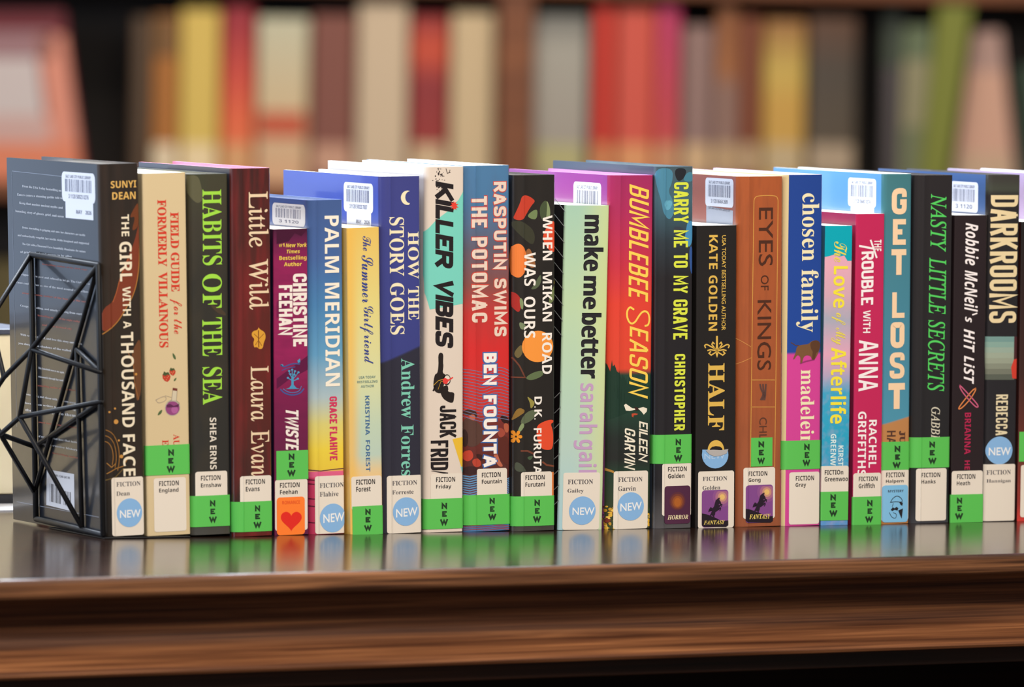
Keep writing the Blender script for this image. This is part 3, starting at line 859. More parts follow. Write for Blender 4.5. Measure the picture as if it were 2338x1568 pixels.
b.art('g', [(478, 18), (520, 18), (516, 90), (520, 120), (512, 178), (540, 186), (510, 330), (480, 335), (448, 315), (440, 262), (452, 185), (474, 178), (482, 110)], GB, lift=.0002, smooth=True)
b.art('g', [(490, 300), (548, 262), (560, 300), (552, 322), (606, 326), (604, 360), (598, 405), (575, 408), (545, 395), (515, 372), (498, 336)], GB, lift=.0002, smooth=True)
b.disc('spine_artwork', 'g', 546, 228, 30, 42, GB, lift=.0002)
b.disc('spine_artwork', 'g', 548, 226, 22, 32, (226, 214, 198), lift=.00026)
b.art('g', [(512, 228), (530, 212), (556, 226), (594, 204), (596, 214), (560, 238), (545, 262), (520, 258)], (226, 66, 62), lift=.0003)
b.line('g', [(445, 270), (480, 235), (525, 222)], (196, 150, 50), .0004, lift=.0003)
b.line('g', [(478, 302), (500, 240), (540, 250)], (196, 150, 50), .0003, lift=.0003)
b.line('g', [(455, 280), (444, 310)], GB, .0012)
b.down('author_lettering', 'JACK', 'g', 491, 620, 428, 676, BK, block=.2, gap=.3)
b.down('author_lettering', 'FRID', 'g', 422, 557, 700, 932, BK, block=.2, gap=.3)
b.art('g', [(422, 938), (436, 936), (556, 950), (556, 962), (540, 962)], BK, part='author_lettering', lift=.0002)
b.art('g', [(590, 690), (690, 672), (690, 905), (660, 905)], (230, 186, 56))
b.art('g', [(656, 905), (690, 905), (690, 945), (668, 950)], (130, 200, 196))
b.label_('g', 422, 668, 958, 1175, 'Friday', (462, 611, 985, 1023), (462, 580, 1043, 1082))
b.tape('g', 364, 688, 1152, 1388, [(504, 547, 1186, 1232), (508, 544, 1250, 1294), (493, 553, 1312, 1358)])
b.done()

# 10 blue to red
b = Book((1062, 1213), (1165, 1212), (1059, 380), (1165, 378), 'thick hardcover fading from steel blue to red, two pale outlined title lines',
         cover_mat('blue_to_red_print', [(0, (70, 118, 168)), (.052, (70, 112, 160)), (.055, (150, 46, 44)), (.1, (120, 40, 40)), (.13, (70, 36, 32)), (.17, (84, 40, 34)), (.3, (120, 46, 40)), (.335, (204, 52, 46)), (.5, (212, 44, 44)), (.6, (196, 54, 52)), (.68, (136, 78, 74)), (.78, (98, 92, 108)), (.9, (74, 120, 162)), (1, (76, 122, 164))], .24, .12, (90, 60, 60), (120, 60, 40)), D=.155, left=(84, 124, 166), edge=(240, 236, 230), r=.0045)
OC = (230, 208, 192); RO = (200, 70, 58)
b.down('title_lettering', 'RASPUTIN', 'G', 912, 1010, 256, 938, OC, block=.22, gap=.7, outline=RO)
b.down('title_lettering', 'SWIMS', 'G', 916, 1012, 1010, 1458, OC, block=.22, gap=.7, outline=RO)
b.down('title_lettering', 'THE', 'G', 742, 858, 368, 612, OC, block=.2, gap=.7, outline=RO)
b.down('title_lettering', 'POTOMAC', 'G', 744, 860, 688, 1350, OC, block=.2, gap=.7, outline=RO)
b.down('author_lettering', 'BEN', 'g', 832, 934, 20, 270, (244, 236, 228), block=.24, gap=.5, outline=(64, 104, 168), ow=.0008)
b.down('author_lettering', 'FOUNTA', 'g', 832, 934, 348, 905, (244, 236, 228), block=.24, gap=.5, outline=(64, 104, 168), ow=.0008)
for k in range(17):
    y = 148 + k * 23
    b.line('g', [(690, y), (760, y + 8 + k), (830, y + 26 + k), (900, y - 2), (960, y - 22 + k * 2), (1038, y + 10 + k)], (112, 122, 158), .0004)
for pts, c in (([(690, 470), (735, 455), (780, 480), (785, 520), (760, 520), (748, 505), (700, 510)], (70, 36, 28)), ([(725, 505), (760, 495), (770, 525), (755, 550), (730, 540)], (190, 96, 70)),
               ([(690, 520), (740, 540), (800, 560), (830, 640), (815, 720), (740, 760), (690, 720)], (88, 60, 52)), ([(690, 600), (720, 640), (720, 740), (690, 760)], (56, 36, 34)),
               ([(955, 520), (990, 500), (1030, 530), (1035, 570), (990, 570)], (48, 28, 26)), ([(985, 565), (1035, 570), (1030, 640), (1000, 640)], (176, 92, 66)),
               ([(940, 600), (980, 605), (1010, 640), (980, 680), (945, 670)], (160, 74, 58)), ([(935, 690), (1035, 650), (1040, 900), (990, 880), (935, 800)], (92, 42, 34)),
               ([(690, 790), (740, 770), (760, 830), (720, 870), (690, 850)], (188, 66, 48)), ([(740, 850), (800, 835), (820, 900), (760, 912)], (180, 68, 50)),
               ([(905, 780), (940, 800), (960, 860), (990, 905), (950, 905), (920, 850)], (186, 104, 78)), ([(770, 800), (830, 815), (830, 860), (790, 850)], (60, 32, 30)), ([(690, 905), (780, 900), (780, 965), (690, 968)], (58, 34, 34))):
    b.art('g', pts, c, lift=.00014, smooth=True)
for k in range(9):
    b.line('g', [(690, 978 + k * 18), (730, 985 + k * 18), (778, 972 + k * 18)], (96, 140, 182), .0009, lift=.00016)
    b.line('g', [(1018, 1000 + k * 14), (1040, 990 + k * 14)], (96, 140, 182), .0007, lift=.00016)
for k in range(3): b.line('g', [(692, 1372 + k * 14), (780, 1362 + k * 14), (860, 1372 + k * 14), (960, 1356 + k * 14), (1038, 1366 + k * 14)], (150, 62, 72), .0005)
b.label_('g', 780, 1016, 918, 1150, 'Fountain', (818, 965, 948, 986), (818, 974, 1001, 1036))
b.tape('g', 688, 1044, 1122, 1356, [(877, 918, 1148, 1192), (881, 916, 1212, 1255), (868, 929, 1271, 1316)])
b.done()

# 11 black with fruit and leaves
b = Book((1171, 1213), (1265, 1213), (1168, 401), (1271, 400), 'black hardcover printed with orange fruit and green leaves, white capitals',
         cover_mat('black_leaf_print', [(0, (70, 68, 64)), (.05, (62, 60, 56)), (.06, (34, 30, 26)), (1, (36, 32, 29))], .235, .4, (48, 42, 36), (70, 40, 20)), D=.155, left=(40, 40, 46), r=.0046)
def fol(t, pts, c, lift=.0001): b.art(t, pts, c, lift=lift, smooth=True)
RO, ORF, LG = (206, 74, 46), (240, 148, 58), (132, 148, 104)
fol('I', [(178, 365), (215, 360), (260, 385), (280, 408), (255, 435), (232, 470), (205, 520), (180, 558), (120, 550), (135, 500), (165, 420)], (192, 62, 42))
fol('I', [(370, 398), (392, 440), (400, 500), (392, 535), (360, 548), (372, 500), (360, 440)], LG)
fol('I', [(340, 410), (372, 398), (372, 500), (350, 560), (320, 540), (312, 460)], (70, 82, 56))
fol('I', [(215, 520), (262, 478), (300, 470), (292, 550), (245, 545)], (112, 130, 86))
fol('I', [(110, 560), (180, 560), (280, 640), (270, 760), (190, 700), (120, 620)], (58, 58, 44))
b.disc('spine_artwork', 'I', 152, 870, 62, 132, (232, 124, 52), lift=.00012)
fol('I', [(200, 800), (235, 765), (262, 830), (290, 920), (230, 930)], (150, 96, 56), .00014)
fol('I', [(375, 600), (390, 565), (446, 562), (446, 802), (400, 800), (352, 740), (335, 680)], (220, 78, 48))
fol('I', [(98, 1110), (140, 1120), (178, 1180), (172, 1240), (150, 1282), (98, 1200)], (170, 46, 40))
fol('I', [(160, 1150), (190, 1180), (185, 1260), (165, 1230)], LG)
fol('I', [(270, 1060), (325, 960), (328, 1040), (290, 1090), (240, 1095)], (88, 100, 74))
fol('I', [(375, 1200), (440, 1030), (446, 1110), (420, 1200)], (112, 124, 80))
fol('I', [(425, 1050), (440, 1000), (446, 1060)], (214, 190, 70))
fol('I', [(155, 1340), (210, 1370), (200, 1405), (165, 1405)], (120, 134, 100))
fol('I', [(120, 1590), (175, 1510), (190, 1580), (150, 1640)], (110, 96, 60))
b.disc('spine_artwork', 'I', 300, 1537, 122, 122, ORF, lift=.00014)
fol('i', [(200, 215), (245, 180), (300, 160), (340, 158), (345, 190), (300, 218), (240, 235)], (96, 112, 76))
b.line('i', [(110, 210), (200, 210), (160, 120), (120, 60)], (110, 62, 46), .001)
fol('i', [(212, 352), (250, 380), (278, 405), (262, 440), (242, 455), (240, 410)], (150, 140, 70))
fol('i', [(145, 438), (214, 470), (140, 525), (108, 555)], (140, 106, 48))
fol('i', [(190, 500), (250, 460), (310, 470), (270, 530), (210, 570), (160, 575)], (92, 102, 76))
fol('i', [(175, 560), (200, 580), (170, 635), (145, 632)], LG)
for a in range(6): fol('i', [(138 + 8 * math.cos(a * 1.05 + d) * s, 672 + 10 * math.sin(a * 1.05 + d) * s) for d, s in ((-.8, 1), (-.35, 4.6), (0, 5.6), (.35, 4.6), (.8, 1))], (228, 144, 40), .00015)
fol('i', [(300, 575), (380, 540), (425, 540), (424, 560), (400, 572), (420, 620), (424, 700), (416, 768), (380, 775), (330, 768), (295, 700), (288, 620)], (224, 78, 46))
b.line('i', [(175, 782), (220, 782), (262, 802)], (110, 62, 46), .0012)
b.line('i', [(340, 870), (370, 892), (425, 900)], (120, 66, 46), .0012)
fol('i', [(210, 830), (270, 815), (240, 860)], (70, 90, 64))
fol('i', [(130, 865), (170, 880), (208, 930), (205, 945), (130, 945)], (74, 80, 66))
WT = (240, 234, 226)
for s, x0, x1, y0, y1 in (('WHEN', 338, 415, 517, 866), ('MIKAN', 337, 412, 958, 1342), ('ROAD', 332, 412, 1432, 1752), ('WAS', 192, 283, 806, 1066), ('OURS', 190, 280, 1150, 1472)):
    b.down('title_lettering', s, 'I', x0, x1, y0, y1, WT, 'sansb', bold=.012)
b.down('author_lettering', 'D.K.', 'i', 272, 331, 360, 538, WT, 'sansb')
b.down('author_lettering', 'FURUTA', 'i', 266, 328, 605, 962, WT, 'sansb', bold=.012)
b.rect('spine_artwork', 'i', 408, 427, 946, 1134, (214, 124, 64), lift=.00025)
b.label_('i', 170, 411, 944, 1160, 'Furutani', (203, 353, 970, 1006), (203, 354, 1023, 1060))
b.tape('i', 104, 430, 1133, 1365, [(272, 315, 1162, 1208), (276, 312, 1226, 1270), (262, 323, 1288, 1334)])
b.done()
# 12 mint, black rounded title
b = Book((1274, 1210), (1376, 1209.5), (1291, 470), (1392, 468), 'wide pale mint paperback with rounded black lower-case lettering, leaning right',
         cover_mat('mint_print', [(0, (168, 206, 216)), (.25, (184, 210, 200)), (.45, (184, 214, 190)), (.7, (190, 216, 176)), (1, (168, 206, 184))], .215, .0, xmix=((214, 220, 140), .25, 1, .6), W=.033), D=.140, hard=False, left=(32, 28, 30), edge=(196, 214, 190), r=.0018)
DK = (40, 38, 42)
b.down('title_lettering', 'make', 'I', 658, 812, 518, 946, DK, 'sansb')
b.down('title_lettering', 'me', 'I', 652, 752, 994, 1242, DK, 'sansb')
b.down('title_lettering', 'better', 'I', 636, 790, 1280, 1782, DK, 'sansb')
for d in (-5, 5):
    b.down('title_lettering', 'make', 'I', 658, 812, 518 + d, 946 + d, DK, 'sansb', lift=.00031 + d * 2e-6)
    b.down('title_lettering', 'me', 'I', 652, 752, 994 + d, 1242 + d, DK, 'sansb', lift=.00031 + d * 2e-6)
    b.down('title_lettering', 'better', 'I', 636, 790, 1280 + d, 1782 + d, DK, 'sansb', lift=.00031 + d * 2e-6)
b.down('author_lettering', 'sarah', 'i', 626, 766, 256, 650, (194, 158, 196), 'sansb')
b.down('author_lettering', 'gail', 'i', 576, 760, 694, 952, (194, 158, 196), 'sansb')
for k in range(20):
    v = b.H * (.985 - k * .048)
    if .42 < v / b.H < .6: continue
    vs, fs = stroke([(b.D - .016, v + (.007 if v > b.H / 2 else -.004)), (b.D, v - (.001 if v > b.H / 2 else -.004))], .0006)
    b.L('cover_line_pattern').raw(vs, fs, mat((206, 210, 210)), .0002)
b.label_('i', 494, 780, 950, 1395, 'Gailey', (533, 729, 1004, 1040), (530, 655, 1076, 1114), True)
b.dot('i', 645, 1246, 104, 111, (568, 740, 1222, 1280))
b.done()

# 13 magenta to orange to forest
b = Book((1381, 1208), (1487, 1207), (1391, 401), (1492, 400), 'hardcover fading from magenta to orange above a dark forest, yellow handwritten title',
         cover_mat('dusk_print', [(0, (60, 66, 40)), (.16, (34, 58, 44)), (.2, (34, 36, 34)), (.26, (32, 40, 36)), (.36, (34, 70, 54)), (.44, (36, 66, 52)), (.455, (222, 72, 48)), (.64, (224, 66, 50)), (.75, (200, 50, 70)), (.9, (176, 44, 92)), (1, (164, 42, 96))], .235), D=.155, left=(150, 68, 146), edge=(190, 110, 180), r=.0046)
YH = (246, 208, 88)
FOR = (30, 56, 44)
tree = [(1381, 905), (1384, 840), (1390, 829), (1396, 848), (1400, 838), (1404, 832), (1409, 848), (1414, 852), (1418, 862), (1421, 868), (1425, 858), (1429, 872), (1434, 878), (1441, 868), (1446, 880), (1453, 876), (1459, 868), (1464, 878), (1470, 876), (1476, 882), (1486, 878), (1486, 920), (1381, 960)]
b.art('', tree, FOR, lift=.00012)
for k in range(14):
    x = 1384 + k * 7.6; y = (836, 842, 834, 850, 858, 866, 872, 864, 874, 870, 878, 872, 880, 876)[k]
    b.art('', [(x, y - 12), (x + 4, y + 22), (x + 6, y + 60), (x - 6, y + 60), (x - 4, y + 22)], FOR, lift=.00014)
b.down('title_lettering', 'BUMBLEBEE', '', 1436, 1481, 420, 690, YH, block=.13, gap=.9, slant=.28)
b.down('title_lettering', 'EASON', '', 1437, 1480, 744, 911, YH, block=.13, gap=.9, slant=.28)
b.line('', [(1474, 744), (1481, 742), (1484, 728), (1480, 712), (1468, 710), (1458, 722), (1450, 736), (1440, 740), (1432, 728), (1431, 710), (1438, 700), (1446, 706)], YH, .0013, part='title_lettering', lift=.0003)
CR = (236, 228, 208)
for pts in ([(970, 425), (985, 415), (1035, 450), (1060, 452), (1060, 462), (1015, 470), (985, 468)], [(1080, 452), (1120, 440), (1152, 452), (1150, 475), (1125, 500), (1110, 480)]):
    b.art('i', pts, CR, lift=.0002)
b.art('i', [(1050, 440), (1075, 442), (1085, 462), (1062, 470)], (58, 34, 30), lift=.00024)
b.art('i', [(1030, 492), (1055, 488), (1080, 494), (1070, 502), (1045, 506), (1042, 522), (1030, 512)], (190, 76, 50), lift=.00024)
b.down('author_lettering', 'EILEEN', '', 1459, 1479, 961, 1056, CR, block=.17, gap=.6, slant=.25)
b.down('author_lettering', 'GARVIN', '', 1426, 1450, 976, 1074, CR, block=.15, gap=.6, slant=.25)
rnd = random.Random(11)
b.art('i', [(822, 918), (895, 938), (895, 955), (822, 938)], (176, 130, 60))
for k in range(40):
    x, y = rnd.uniform(822, 900), rnd.uniform(1215, 1385)
    b.disc('spine_artwork', 'i', x, y, rnd.uniform(6, 15), rnd.uniform(6, 13), rnd.choice(((222, 174, 60), (196, 146, 44), (44, 70, 40), (120, 50, 38), (236, 196, 90))), lift=.00012 + k * 2e-6)
for k in range(12):
    b.disc('spine_artwork', 'K', rnd.uniform(138, 162), rnd.uniform(1215, 1385) + 1568, rnd.uniform(5, 12), rnd.uniform(8, 16), rnd.choice(((222, 174, 60), (60, 80, 40), (236, 196, 90))), lift=.00012 + k * 2e-6)
b.label_('', 1401.5, 1479.5, 1075, 1207, 'Garvin', (1411.3, 1467, 1089, 1099.8), (1411.3, 1451.5, 1109.5, 1120.6), True)
b.dot('', 1439.8, 1155.8, 30.4, 32.3, (1416, 1465, 1149, 1167), rot=.06)
b.barcode(1310, 1373, 414, 492, 5, '3 1120', date=False)
b.done()

# 14 black, lime capitals
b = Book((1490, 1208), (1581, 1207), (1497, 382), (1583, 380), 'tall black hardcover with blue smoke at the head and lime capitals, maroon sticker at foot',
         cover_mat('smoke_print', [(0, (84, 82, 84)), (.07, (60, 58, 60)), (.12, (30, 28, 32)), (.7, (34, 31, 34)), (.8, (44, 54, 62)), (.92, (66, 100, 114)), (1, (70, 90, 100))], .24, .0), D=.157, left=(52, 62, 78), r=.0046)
LM = (216, 226, 72)
for pts, c in (([(200, 150), (330, 150), (325, 260), (290, 330), (330, 400), (340, 500), (300, 560), (255, 500), (245, 420), (215, 300)], (74, 132, 158)), ([(260, 400), (330, 400), (310, 470), (270, 480)], (100, 170, 196)), ([(335, 150), (440, 150), (420, 230), (360, 260)], (36, 38, 44)), ([(440, 180), (490, 180), (490, 260), (400, 250)], (70, 128, 150)),
               ([(445, 560), (490, 560), (490, 700), (455, 780), (420, 700), (430, 640)], (70, 140, 186)), ([(455, 760), (490, 760), (490, 980), (465, 960)], (50, 86, 150)), ([(330, 600), (420, 610), (400, 700), (340, 660)], (56, 64, 76))):
    b.art('K', pts, c, smooth=True)
for s, y0, y1, x0, x1 in (('CARRY', 260, 576, 336, 452), ('ME', 630, 766, 335, 447), ('TO', 814, 924, 335, 445), ('MY', 985, 1122, 333, 444), ('GRAVE', 1172, 1482, 331, 443)):
    b.down('title_lettering', s, 'K', x0, x1, y0, y1, LM, block=.185, gap=.5)
b.down('author_lettering', 'CHRISTOPHER', 'k', 340, 424, 28, 622, LM, block=.2, gap=.7)
b.label_('k', 246, 478, 878, 1285, 'Golden', (290, 437, 904, 940), (290, 418, 957, 994))
b.tape('k', 170, 489, 655, 880, [(348, 391, 690, 736), (353, 388, 753, 797), (337, 399, 813, 859)])
b.rect('genre_sticker', 'k', 261, 466, 1053, 1348, (74, 30, 60), r=.0022, lift=.0006)
for k, (rx, ry, c) in enumerate(((64, 72, (88, 40, 52)), (54, 60, (112, 54, 42)), (40, 46, (144, 76, 34)), (26, 34, (168, 92, 32)))):
    b.disc('genre_sticker', 'k', 363, 1172 + k * 3, rx, ry, c, lift=.00065 + k * 4e-5)
b.across('genre_sticker', 'HORROR', 'k', 285, 447, 1280, 1314, (240, 226, 180), 'serifit', lift=.0009)
b.done()

def fantasy(b, t, x0, x1, y0, y1, tb):
    """purple sticker: rearing unicorn on a dark hill, glowing sun"""
    P, w, h = 'genre_sticker', x1 - x0, y1 - y0
    b.rect(P, t, x0, x1, y0, y1, (126, 68, 136), r=.0022, lift=.0006)
    A = lambda pts, c, l: b.art(t, [(x0 + w * p, y0 + h * q) for p, q in pts], c, part=P, lift=l)
    for k, (r, c) in enumerate(((.36, (140, 82, 140)), (.26, (166, 106, 134)), (.17, (198, 144, 122)), (.10, (228, 186, 110)))):
        A([(.77 + r * 1.0 * math.cos(2 * PI * j / 28) if .77 + r * math.cos(2 * PI * j / 28) < .985 else .985, max(.03, .19 + r * .75 * math.sin(2 * PI * j / 28))) for j in range(28)], c, .00065 + k * 3e-5)
    A([(.0, .63), (.15, .65), (.35, .70), (.55, .76), (.75, .84), (1, .82), (1, .95), (.92, .995), (.08, .995), (0, .95)], (36, 26, 36), .0008)
    HS = (40, 26, 42)
    A([(.60, .23), (.66, .10 + .1), (.655, .26), (.70, .30), (.73, .36), (.72, .39), (.66, .37), (.64, .40), (.65, .45), (.62, .52), (.58, .57), (.50, .60), (.44, .60), (.38, .58), (.40, .50), (.46, .44), (.49, .36), (.52, .28)], HS, .00085)
    A([(.645, .24), (.70, .19), (.67, .26)], HS, .00085)
    A([(.62, .42), (.72, .37), (.78, .38), (.76, .46), (.73, .45), (.74, .41), (.64, .48)], HS, .00086)
    A([(.60, .50), (.70, .46), (.73, .50), (.69, .57), (.66, .56), (.69, .51), (.60, .56)], HS, .00086)
    A([(.40, .54), (.52, .56), (.50, .66), (.47, .70), (.49, .80), (.44, .80), (.42, .70), (.36, .68), (.30, .76), (.25, .76), (.32, .66)], HS, .00086)
    A([(.42, .50), (.33, .46), (.27, .52), (.24, .60), (.30, .58), (.34, .53), (.40, .56)], HS, .00086)
    b.across(P, 'FANTASY', t, *tb, (240, 214, 110), 'serifit', lift=.00095)

# 15 black, gold
b = Book((1590, 1205), (1676, 1204.5), (1588, 516), (1685, 515), 'short matt black paperback with gold capitals, sword ornament and half-peeled round sticker', (34, 31, 30), D=.140, hard=False, edge=(228, 222, 214), r=.0008, coat=.1)
GD = (220, 180, 84)
b.down('author_lettering', 'USA TODAY BESTSELLING AUTHOR', 'K', 708, 740, 672, 1412, GD, 'sans', bold=.01)
b.down('author_lettering', 'KATE', 'K', 610, 676, 670, 936, GD, 'sansb')
b.down('author_lettering', 'GOLDEN', 'K', 606, 674, 984, 1415, GD, 'sansb')
b.down('title_lettering', 'HALF', 'k', 602, 731, 100, 622, GD, 'serif', bold=.008)
b.down('title_lettering', 'C', 'k', 598, 727, 698, 850, GD, 'serif', bold=.012)
b.art('K', [(664, 1455), (678, 1455), (680, 1600), (672, 1625), (662, 1600)], GD, lift=.0002)
for sx in (-1, 1):
    X = lambda d: 671 + sx * d
    b.line('K', [(X(5), 1558), (X(45), 1540), (X(78), 1520), (X(98), 1528), (X(90), 1545)], GD, .0009)
    b.line('K', [(X(5), 1570), (X(40), 1520), (X(32), 1505), (X(22), 1515)], GD, .0009)
    b.line('K', [(X(5), 1570), (X(50), 1562), (X(70), 1568)], GD, .0009)
    b.line('K', [(X(5), 1580), (X(45), 1605), (X(62), 1590), (X(50), 1578)], GD, .0009)
b.art('k', [(556 + 0, 772), (600, 772), (645, 800), (712, 792), (756, 768)] + [(656 + 103 * math.cos(a), 812 + 106 * math.sin(a)) for a in [math.radians(d) for d in range(-15, 196, 15)]], SKYB, part='new_sticker', lift=.0006)
b.across('new_sticker', 'NEW', 'k', 572, 732, 800, 845, (170, 200, 232), 'sans', bold=.012, lift=.0007)
b.art('k', [(580, 776), (640, 772), (700, 775), (757, 767), (745, 800), (700, 818), (650, 824), (610, 808)], (176, 172, 170), part='new_sticker', lift=.0012)
b.label_('k', 524, 803, 938, 1380, 'Golden', (560, 750, 980, 1013), (559, 696, 1052, 1083), True)
fantasy(b, 'k', 552, 758, 1085, 1374, (567, 731, 1322, 1353))
b.done()

# 16 leather brown
b = Book((1683, 1203), (1785, 1202.5), (1688, 404), (1788, 403), 'leather brown hardcover with a thin gold frame and thin dark capitals',
         cover_mat('leather_print', [(0, (150, 84, 54)), (.4, (164, 86, 48)), (1, (172, 88, 46))], .235, .35, (134, 70, 42), (260, 60, 40)), D=.155, left=(150, 92, 84), edge=(240, 220, 170), r=.0046)
GL = (210, 156, 76)
b.line('K', [(932, 905 + 1568), (958, 420), (962, 385), (985, 364), (1122, 362), (1146, 380), (1150, 420), (1122, 905 + 1568)], GL, .0005)
b.line('k', [(942, 230), (1122, 230)], GL, .0004)
b.line('k', [(936, 440), (1122, 440)], GL, .0004)
b.line('k', [(838, 108), (935, 58)], (206, 140, 76), .0004)
b.line('K', [(840, 1478), (935, 1540)], (206, 140, 76), .0004)
BR = (76, 42, 28)
b.down('title_lettering', 'EYES', 'K', 996, 1108, 456, 910, BR, 'sans', bold=.004)
b.down('title_lettering', 'OF', 'K', 1012, 1074, 982, 1100, BR, 'sans', bold=.002)
b.down('title_lettering', 'KINGS', 'K', 985, 1095, 1176, 1722, BR, 'sans', bold=.004)
b.down('author_lettering', 'CHL', 'k', 1000, 1060, 520, 690, (92, 56, 42), 'sans', bold=.004)
for d in (0, 1, 2):
    b.line('k', [(1008 + d * 22, 268), (1014 + d * 18, 300), (1030 + d * 9, 330), (1030 + d * 9, 350), (1014 + d * 14, 380)], (92, 64, 58), .0013)
b.barcode(1611, 1675, 405, 470, 12, '3 1120 06464 2609', date=False, tone=(196, 200, 214))
b.lquad('barcode_sticker', [(1613, 470), (1674, 481), (1673, 520), (1613, 520)], (150, 156, 172), .0003)
b.ltext('barcode_sticker', 'Salt Lake City Public Library SPR', (1618, 478), (1668, 486), 8, (90, 92, 104), 'sansb', .0004)
b.label_('k', 880, 1124, 910, 1308, 'Gong', (917, 1063, 940, 976), (917, 1010, 993, 1031))
b.tape('k', 936, 1103, 678, 902, [(993, 1037, 708, 753), (996, 1034, 772, 816), (986, 1042, 834, 879)])
fantasy(b, 'k', 896, 1107, 1046, 1340, (922, 1087, 1273, 1311))
b.done()

# 17 blue over pink
b = Book((1787, 1201), (1872, 1200.5), (1791, 400), (1881, 399), 'hardcover half royal blue half pink with a lion and bold cream lower-case lettering',
         cover_mat('blue_pink_print', [(0, (206, 68, 148)), (.4955, (212, 66, 152)), (.4965, (28, 70, 156)), (1, (30, 66, 146))], .235), D=.156, left=(214, 196, 150), edge=(226, 200, 232), r=.0034)
b.art('', [(1787, 1202), (1793, 1202), (1802, 398), (1790, 398)], (216, 196, 148), lift=.0003)
b.down('title_lettering', 'chosen', 'M', 310, 445, 345, 872, (238, 228, 188), 'serif')
b.down('title_lettering', 'family', 'M', 266, 440, 940, 1426, (238, 228, 188), 'serif')
b.down('author_lettering', 'madelei', 'm', 298, 408, 150, 655, (238, 228, 188), 'serif')
b.down('author_lettering', 'n', 'm', 298, 375, 662, 740, (238, 228, 188), 'serif')
LI = (92, 60, 40)
b.art('M', [(285, 1530), (320, 1522), (360, 1520), (385, 1495), (420, 1488), (448, 1500), (455, 1540), (445, 1575), (430, 1610), (410, 1640), (388, 1640), (378, 1610), (340, 1605), (320, 1625), (312, 1668), (295, 1668), (300, 1620), (275, 1600), (250, 1640), (240, 1636), (262, 1585), (268, 1545)], (120, 84, 54), lift=.0002, smooth=True)
b.art('M', [(372, 1515), (395, 1492), (430, 1488), (455, 1505), (456, 1545), (440, 1580), (415, 1590), (385, 1570)], LI, lift=.00024, smooth=True)
b.line('M', [(285, 1530), (262, 1530), (240, 1515), (228, 1508)], LI, .0006)
b.art('M', [(395, 1570), (425, 1585), (410, 1640), (390, 1640)], LI, lift=.00026)
b.line('M', [(300, 1668), (345, 1652), (405, 1640)], (150, 50, 110), .001, lift=.00015)
b.tape('m', 152, 463, 700, 924, [(326, 369, 728, 774), (330, 366, 790, 836), (315, 373, 850, 896)])
b.label_('m', 211, 448, 946, 1352, 'Gray', (262, 405, 975, 1011), (260, 342, 1030, 1070))
b.done()

# 18 teal and pink paperback
b = Book((1874, 1199.5), (1935, 1199), (1882, 516), (1948, 515), 'narrow teal and pink paperback with bright yellow lettering',
         cover_mat('teal_pink_print', [(0, (92, 150, 208)), (.05, (80, 150, 206)), (.3, (42, 164, 200)), (.45, (60, 166, 204)), (.52, (190, 166, 196)), (.58, (226, 168, 192)), (.7, (168, 172, 190)), (.78, (214, 170, 186)), (.88, (232, 172, 190)), (.885, (232, 172, 190)), (1, (232, 172, 190))], .2, .2, (214, 170, 190), (200, 200, 200)), D=.135, hard=False, edge=(230, 224, 214), left=(70, 120, 140))
b.art('M', [(470, 590), (712, 590), (708, 870), (665, 872), (640, 830), (600, 838), (560, 822), (520, 835), (470, 840)], (0, 166, 184))
YB = (242, 226, 62)
b.down('title_lettering', 'The', 'M', 560, 660, 720, 880, (232, 214, 84), 'script', bold=.015)
b.down('title_lettering', 'Love', 'M', 554, 666, 912, 1238, YB, 'sansb', bold=.04)
b.down('title_lettering', 'of My', 'M', 538, 650, 1275, 1525, (232, 214, 84), 'script', bold=.015)
b.down('title_lettering', 'Afterlife', 'M', 533, 656, 1545, 2138, YB, 'sansb', bold=.04)
b.down('author_lettering', 'KIRST', 'm', 592, 632, 740, 896, (216, 236, 236), 'sansb', bold=.01)
b.down('author_lettering', 'GREENW', 'm', 532, 575, 650, 896, (216, 236, 236), 'sansb', bold=.01)
b.label_('m', 454, 672, 898, 1120, 'Greenwoo', (487, 631, 930, 966), (486, 667, 982, 1018))
b.tape('m', 452, 668, 1098, 1322, [(530, 573, 1120, 1166), (534, 570, 1182, 1225), (523, 583, 1243, 1288)])
b.done()

# 19 crimson
b = Book((1945, 1198.5), (2014, 1197.5), (1957, 489), (2019, 488), 'crimson paperback with white lettering of mixed sizes, taller than the teal one beside it', (192, 38, 88), D=.140, hard=False, edge=(232, 224, 216), left=(150, 34, 70), r=.0012, coat=.2)
WH = (244, 236, 236)
b.down('title_lettering', 'THE', 'M', 872, 928, 706, 795, WH, 'sansb')
b.down('title_lettering', 'ROUBLE', 'M', 772, 866, 800, 1212, WH, block=.18, gap=.45, slant=-.04)
b.line('M', [(846, 714), (890, 842)], WH, .0013, part='title_lettering', lift=.0003)
b.line('M', [(866, 776), (762, 756)], WH, .0014, part='title_lettering', lift=.00031)
b.down('title_lettering', 'WiTH', 'M', 786, 846, 1256, 1432, WH, 'sansb')
b.down('title_lettering', 'ANNA', 'M', 752, 902, 1487, 1886, WH, 'sansb', bold=.02)
b.down('author_lettering', 'RACHEL', 'm', 829, 891, 540, 912, WH, 'sansb')
b.down('author_lettering', 'GRIFFITHS', 'm', 745, 809, 476, 975, WH, 'sansb')
b.label_('m', 712, 924, 953, 1160, 'Griffith', (752, 898, 980, 1016), (751, 876, 1034, 1071))
b.tape('m', 704, 932, 1137, 1358, [(816, 858, 1165, 1211), (819, 855, 1228, 1271), (801, 861, 1290, 1334)])
b.done()

